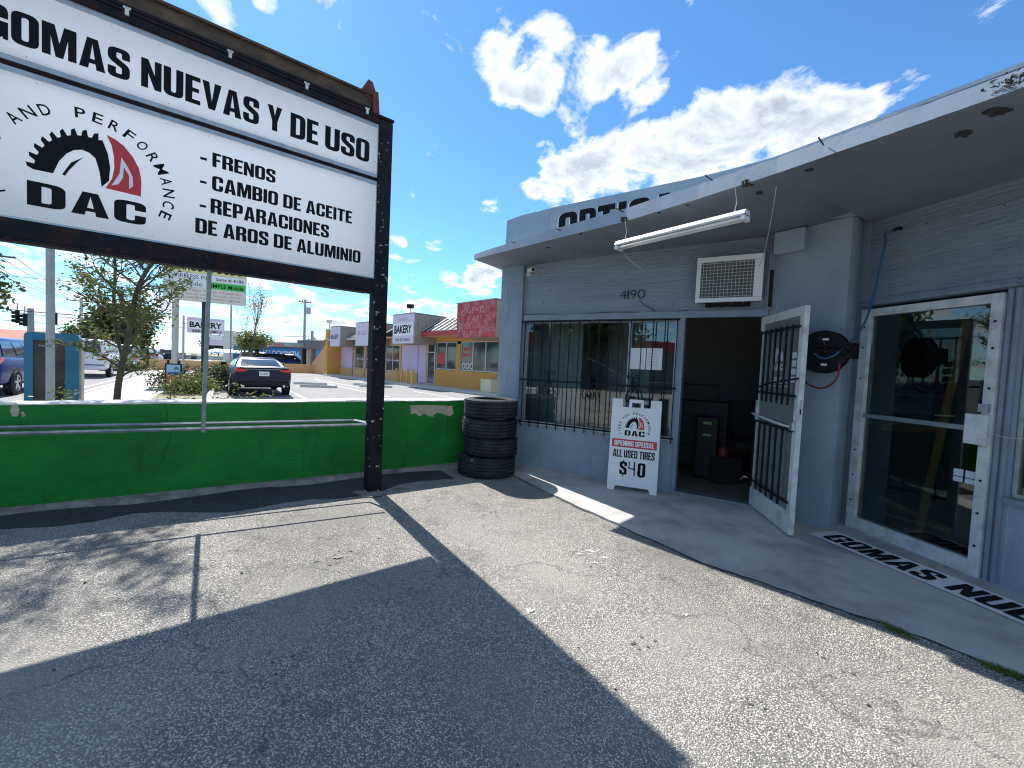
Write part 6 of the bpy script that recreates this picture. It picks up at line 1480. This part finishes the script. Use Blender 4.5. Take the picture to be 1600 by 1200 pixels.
# tall cell phone sign
Ys = 20.0; p0 = atY(254, 470, Ys-1.0); p1 = atY(384, 478, Ys+.6); d = (p1-p0).xy; Mx = frame((p0.x, p0.y, 0), math.atan2(d.y, d.x)); L_ = d.length
t = thing('roadside_sign', 'tall roadside sign with yellow, white and green cell phone advertising on a dark pole', 'sign', (p0.x, p0.y, 0), math.atan2(d.y, d.x))
def zat(px_, py_, M_): return onplane(px_, py_, M_)[1]
zb_ = (zat(262, 466, Mx)+zat(380, 476, Mx))/2-.02; zt_ = zb_+1.95
MB(Mx).box(0, L_, 0, .35, zb_, zt_).build('cabinet', K['signcream'], t)
for (a, z0, z1, m_) in ((0,zb_+.02,zb_+.62,'signcream'),(0,zb_+.98,zb_+1.28,'panel'),(0,zb_+1.30,zt_-.02,'signyellow')):
    MB(Mx).box(a+.03, L_-.03, -.02, -.001, z0, z1).build('panel', K[m_], t)
MB(Mx).box(.03, L_*.5, -.02, -.001, zb_+.65, zb_+.96).build('panel', K['panel'], t); gp_ = MB(Mx).box(L_*.5+.02, L_-.03, -.02, -.001, zb_+.65, zb_+.95).build('panel', K['signgreen'], t)
thin('SIMPLE Mobile', Mx, L_*.53, L_-.1, zb_+.70, zb_+.88, K['print_black'], t, off=-.022, bold=.02)
thin('Mobile', Mx, L_*.18, L_*.46, zb_+.70, zb_+.90, K['print_black'], t, off=-.022)
thin('WIRELESS INC', Mx, .3, L_*.56, zb_+1.03, zb_+1.22, K['print_black'], t, off=-.022); thin('Suite # 4180', Mx, L_*.62, L_-.1, zb_+1.03, zb_+1.2, K['print_black'], t, off=-.022, bold=.01)
thin("MARCO'S FOOD'S", Mx, .3, L_-.2, zb_+1.38, zb_+1.78, K['print_black'], t, off=-.022, bold=.02)
K['fadedred'] = mat('faded_red_print', (.62,.22,.18), .6, var=.1)
for i, s_t in enumerate(('PARA TODA OCASION', 'LA BEBE DEL SUEÑO, QUINCES Y BODAS', 'ALQUILER DE CABANAS Y MESAS')): thin(s_t, Mx, L_*(.3 if i == 0 else .2), L_*.93, zb_+.43-i*.17, zb_+.54-i*.17, K['fadedred'], t, off=-.022, bold=.01)
for (px_, r_, m_) in ((319, .125, 'darkpole'), (275, .09, 'concpole')):
    q = onplane(px_, 560, Mx, .18); w_p = Mx @ Vector((q[0], .18, 0)); MB().tube([(w_p.x, w_p.y, 0), (w_p.x, w_p.y, zb_)], r_, 12).build('post', K[m_], t, smooth=40)
# bakery roadside sign
Ys = 31.0; p0 = atY(292, 510, Ys-.6); p1 = atY(350.5, 512, Ys+.6); d = (p1-p0).xy; Mx = frame((p0.x, p0.y, 0), math.atan2(d.y, d.x)); L_ = d.length
t = thing('roadside_sign', 'lilac and white bakery pole sign lower and farther than the cell phone sign', 'sign', (p0.x, p0.y, 0), math.atan2(d.y, d.x))
z0 = zat(320, 521, Mx); z1 = zat(320, 497, Mx)
MB(Mx).box(0, L_, 0, .3, z0, z1).build('cabinet', K['lilac2'], t); MB(Mx).box(.05, L_-.05, -.02, -.001, z0+.30, z1-.22).build('panel', K['print_white'], t)
thin('BAKERY', Mx, .15, L_-.15, z0+.40, z1-.32, K['print_black'], t, off=-.022, bold=.035); thin('305.557.0811', Mx, .3, L_-.2, z0+.07, z0+.24, K['print_black'], t, off=-.022, bold=.02)
MB(Mx).box(L_*.60, L_*.98, .02, .2, z0-.85, z0-.05).build('lower_box', K['lilac2'], t); MB(Mx).box(L_*.62, L_*.96, .0, .019, z0-.42, z0-.1).build('panel', K['panel'], t)
MB(Mx).box(L_*.50, L_*.57, .1, .25, 0, z0-.001).build('post', K['darkpole'], t)
# utility poles, wires and signals
def upole(label, px_, py_top, Y, r, m_='concpole', arm=None, name='utility_pole', cat='utility pole', z=None):
    q = atY(px_, py_top, Y); t = thing(name, label, cat, (q.x, q.y, 0)); MB().tube([(q.x, q.y, 0), (q.x, q.y, q.z)], r*1.25, 8, r1=r).build('pole', K[m_], t, smooth=40)
    if arm:
        for (dz, w_) in arm:
            a_ = RN*w_/2; MB().tube([(q.x-a_.x, q.y-a_.y, q.z+dz), (q.x+a_.x, q.y+a_.y, q.z+dz)], .055, 4).build('crossarm', K['bark'], t)
            for k in (-1, -.45, .45, 1): MB().lathe([(0,0),(.05,0),(.06,.08),(.03,.16),(0,.17)], c=(q.x+a_.x*k*.95, q.y+a_.y*k*.95, q.z+dz+.05), n=8).build('insulator', K['steelpole'], t)
    return q, t
q1, t1 = upole('utility pole with a wide crossarm rising behind the round street tree', 127, 466, 44, .14, arm=[(-.3, 2.2)])
q2, t2 = upole('weathered grey pole with a square top behind the traffic signals', 48, 482, 34, .20, 'steelpole')
q3, t3 = upole('tall thin light pole left of the blue kiosk', 362, 440, 40, .07, 'steelpole', name='light_pole', cat='pole')
q4, t4 = upole('wooden utility pole with transformer behind the grey garage canopy', 477, 468, 46, .12, 'steelpole', arm=[(-.3, 1.2)])
MB().lathe([(0,-.4),(.22,-.4),(.22,.35),(0,.4)], c=(q4.x+.4, q4.y, q4.z-1.2), n=12).build('transformer', K['steelpole'], t4)
upole('short thick grey post on the roof line of the garage', 488, 517, 45, .14, 'steelpole')
upole('slim pole between the young tree and the roadside bakery sign', 287, 493, 28, .06, 'steelpole', name='light_pole', cat='pole')
upole('distant utility pole right of the tree trunk', 271, 470, 48, .12, 'concpole')
q5 = atY(3, 398, 26)
t5 = thing('utility_pole', 'near street utility pole whose crossarm tip enters at the left edge', 'utility pole', (q5.x-1.1, q5.y, 0)); MB().tube([(q5.x-1.1, q5.y, 0), (q5.x-1.1, q5.y, q5.z+1)], .15, 10, r1=.11).build('pole', K['concpole'], t5)
a_ = RN*1.3; MB().tube([(q5.x-1.1-a_.x, q5.y-a_.y, q5.z), (q5.x-1.1+a_.x, q5.y+a_.y, q5.z)], .06, 4).build('crossarm', K['bark'], t5)
def span(name, label, a, b, sag, r=.018, m_='wiredark', group='overhead wires'):
    pts = [Vector(a).lerp(Vector(b), i/14)-Vector((0,0,sag*4*(i/14)*(1-i/14))) for i in range(15)]
    o = MB().tube(pts, r, 4, cap=False).build(name, K[m_]); tag(o, label, 'wire', group); return o
for k, (o5, o1) in enumerate(((-1.2, -1.0), (-.5, -.45), (.5, .45), (1.2, 1.0))):
    span('power_line', ['outer street side', 'inner street side', 'inner lot side', 'outer lot side'][k]+' power line from the left edge to the crossarm pole', (q5.x-1.1+RN.x*o5, q5.y+RN.y*o5, q5.z+.1), (q1.x+RN.x*o1, q1.y+RN.y*o1, q1.z-.1), .5)
for k, (ya, yb, lab) in enumerate([(425, 449, 'upper long cable crossing behind the tree crown'), (482, 505, 'middle sagging cable over the traffic signals'), (497, 512, 'lower cable over the traffic signals')]):
    span('cable', lab, atY(-60, ya-3, 33)[:], atY(300, yb, 42)[:], .3, .022)
span('cable', 'thin wire running up right from the garage pole towards the mall roof', (q4.x, q4.y, q4.z), atY(640, 494, 34)[:], .5, .02); span('cable', 'upper wire descending behind the sign post to the mall roof', atY(440, 435, 40)[:], atY(650, 500, 34)[:], .3, .02)
span('cable', 'horizontal wire behind the blue kiosk and garage', atY(330, 512, 60)[:], atY(490, 526, 60)[:], .4, .03)
span('drop_wire', 'single curved wire dropping from the big sign towards the pole behind the round tree', atY(131, 392, 30)[:], (q1.x+1, q1.y, q1.z), -.6, .02)
def signal(px_, py_, Y, lab):
    q = atY(px_, py_, Y); t = thing('traffic_signal', lab, 'traffic light', q[:], -.6, 'traffic signals hanging over the street'); M_ = frame(q[:], -.6)
    MB(M_).box(-.17,.17,-.1,.12,-.5,.5).build('housing', K['blackplastic'], t); MB().tube([q+Vector((0,0,.5)), q+Vector((0,0,1.1))], .03, 5).build('hanger', K['iron'], t)
    for k in range(3): MB(M_).lathe([(.12,-.3),(.13,-.3),(.13,-.1),(.12,-.1)], c=(0,0,.32-.32*k), axis='y', n=12).build('visor', K['blackplastic'], t); 
signal(27, 495, 33, 'left of the two hanging traffic signals seen from the side'); signal(39, 500, 33, 'right of the two hanging traffic signals near the thick grey pole'); signal(86, 498, 34, 'traffic signal just right of the tall grey pole')
span('signal_cable', 'cable carrying the traffic signals over the street', atY(-40, 477, 33)[:], atY(150, 494, 34)[:], .1, .03)
# houses and sheds far off
def shed(label, px0, px1, pyt, Y, mw, mr, name='house', dep=9, wins=2, gable=.9):
    p0 = atY(px0, pyt, Y); p1 = atY(px1, pyt, Y+2); d = (p1-p0).xy; M_ = frame((p0.x, p0.y, 0), math.atan2(d.y, d.x)); L_ = d.length; H_ = p0.z
    t = thing(name, label, 'house' if name == 'house' else 'building', (p0.x, p0.y, 0), math.atan2(d.y, d.x)); MB(M_).box(0, L_, 0, dep, -.1, H_).build('wall', K[mw], t)
    if gable: MB(M_).add([(-.4,-.4,H_),(L_+.4,-.4,H_),(L_+.4,dep+.4,H_),(-.4,dep+.4,H_),(.6,dep/2,H_+gable),(L_-.6,dep/2,H_+gable)], [(0,1,5,4),(2,3,4,5),(1,2,5),(3,0,4),(0,3,2,1)]).build('roof', K[mr], t)
    else: MB(M_).box(-.2, L_+.2, -.2, dep+.2, H_+.001, H_+.25).build('roof', K[mr], t)
    for k in range(wins):
        x = L_*(k+.5)/wins; w = MB(M_).box(x-.6, x+.6, -.05, -.001, .9, H_-.6).build('window', K['offwhite'], t); MB(M_).box(x-.52, x+.52, -.06, -.051, .98, H_-.68).build('pane', K['sglass'], w)
    return t
shed('low pink house with tiled roof at the left edge across the street', -90, 37, 529, 38, 'pink', 'tileroof', wins=4, gable=1.3)
shed('long white commercial building far down the street behind the traffic', 150, 245, 548, 75, 'offwhite', 'garage', name='warehouse', wins=7, gable=0)
shed('pale low building at the far end of the road left of the roadside signs', 240, 330, 554, 85, 'offwhite', 'concpole', name='warehouse', wins=5, gable=0)
shed('distant white sign tower shaped building above the blue kiosk', 368, 374, 520, 80, 'offwhite', 'offwhite', name='tower', dep=2, wins=1, gable=0)
# across the street behind the viewer: what the shop windows mirror
t = shed('long red roofed low building across the street behind the camera', 0, 1, 560, 1, 'offwhite', 'tileroof') if False else None
def backbuilding(label, c, ang, L_, H_, mw, mr):
    M_ = frame((c[0], c[1], 0), ang); t = thing('store', label, 'building', (c[0], c[1], 0), ang)
    MB(M_).box(0, L_, 0, 10, -.1, H_).build('wall', K[mw], t); MB(M_).box(-.3, L_+.3, -1.4, 10.3, H_+.001, H_+.9).build('fascia', K[mr], t)
    for k in range(int(L_/3)): MB(M_).box(k*3+.4, k*3+2.6, -.04, -.001, .5, 2.4).build('window', K['sglass'], t)
    return t
backbuilding('long shop with red fascia across the street, only mirrored in the barred window', (-34, -4), R(-78), 30, 3.4, 'garage', 'redtrim')
tree('street_tree', 'large dark tree across the street, only mirrored in the barred window', (-20.5, -14, 0), 9.5, .3, 71, K['leaf_far'], .45, depth=4, per=26, sp=.75, spread=.6, up=.05, first=.32, narrow=.6)
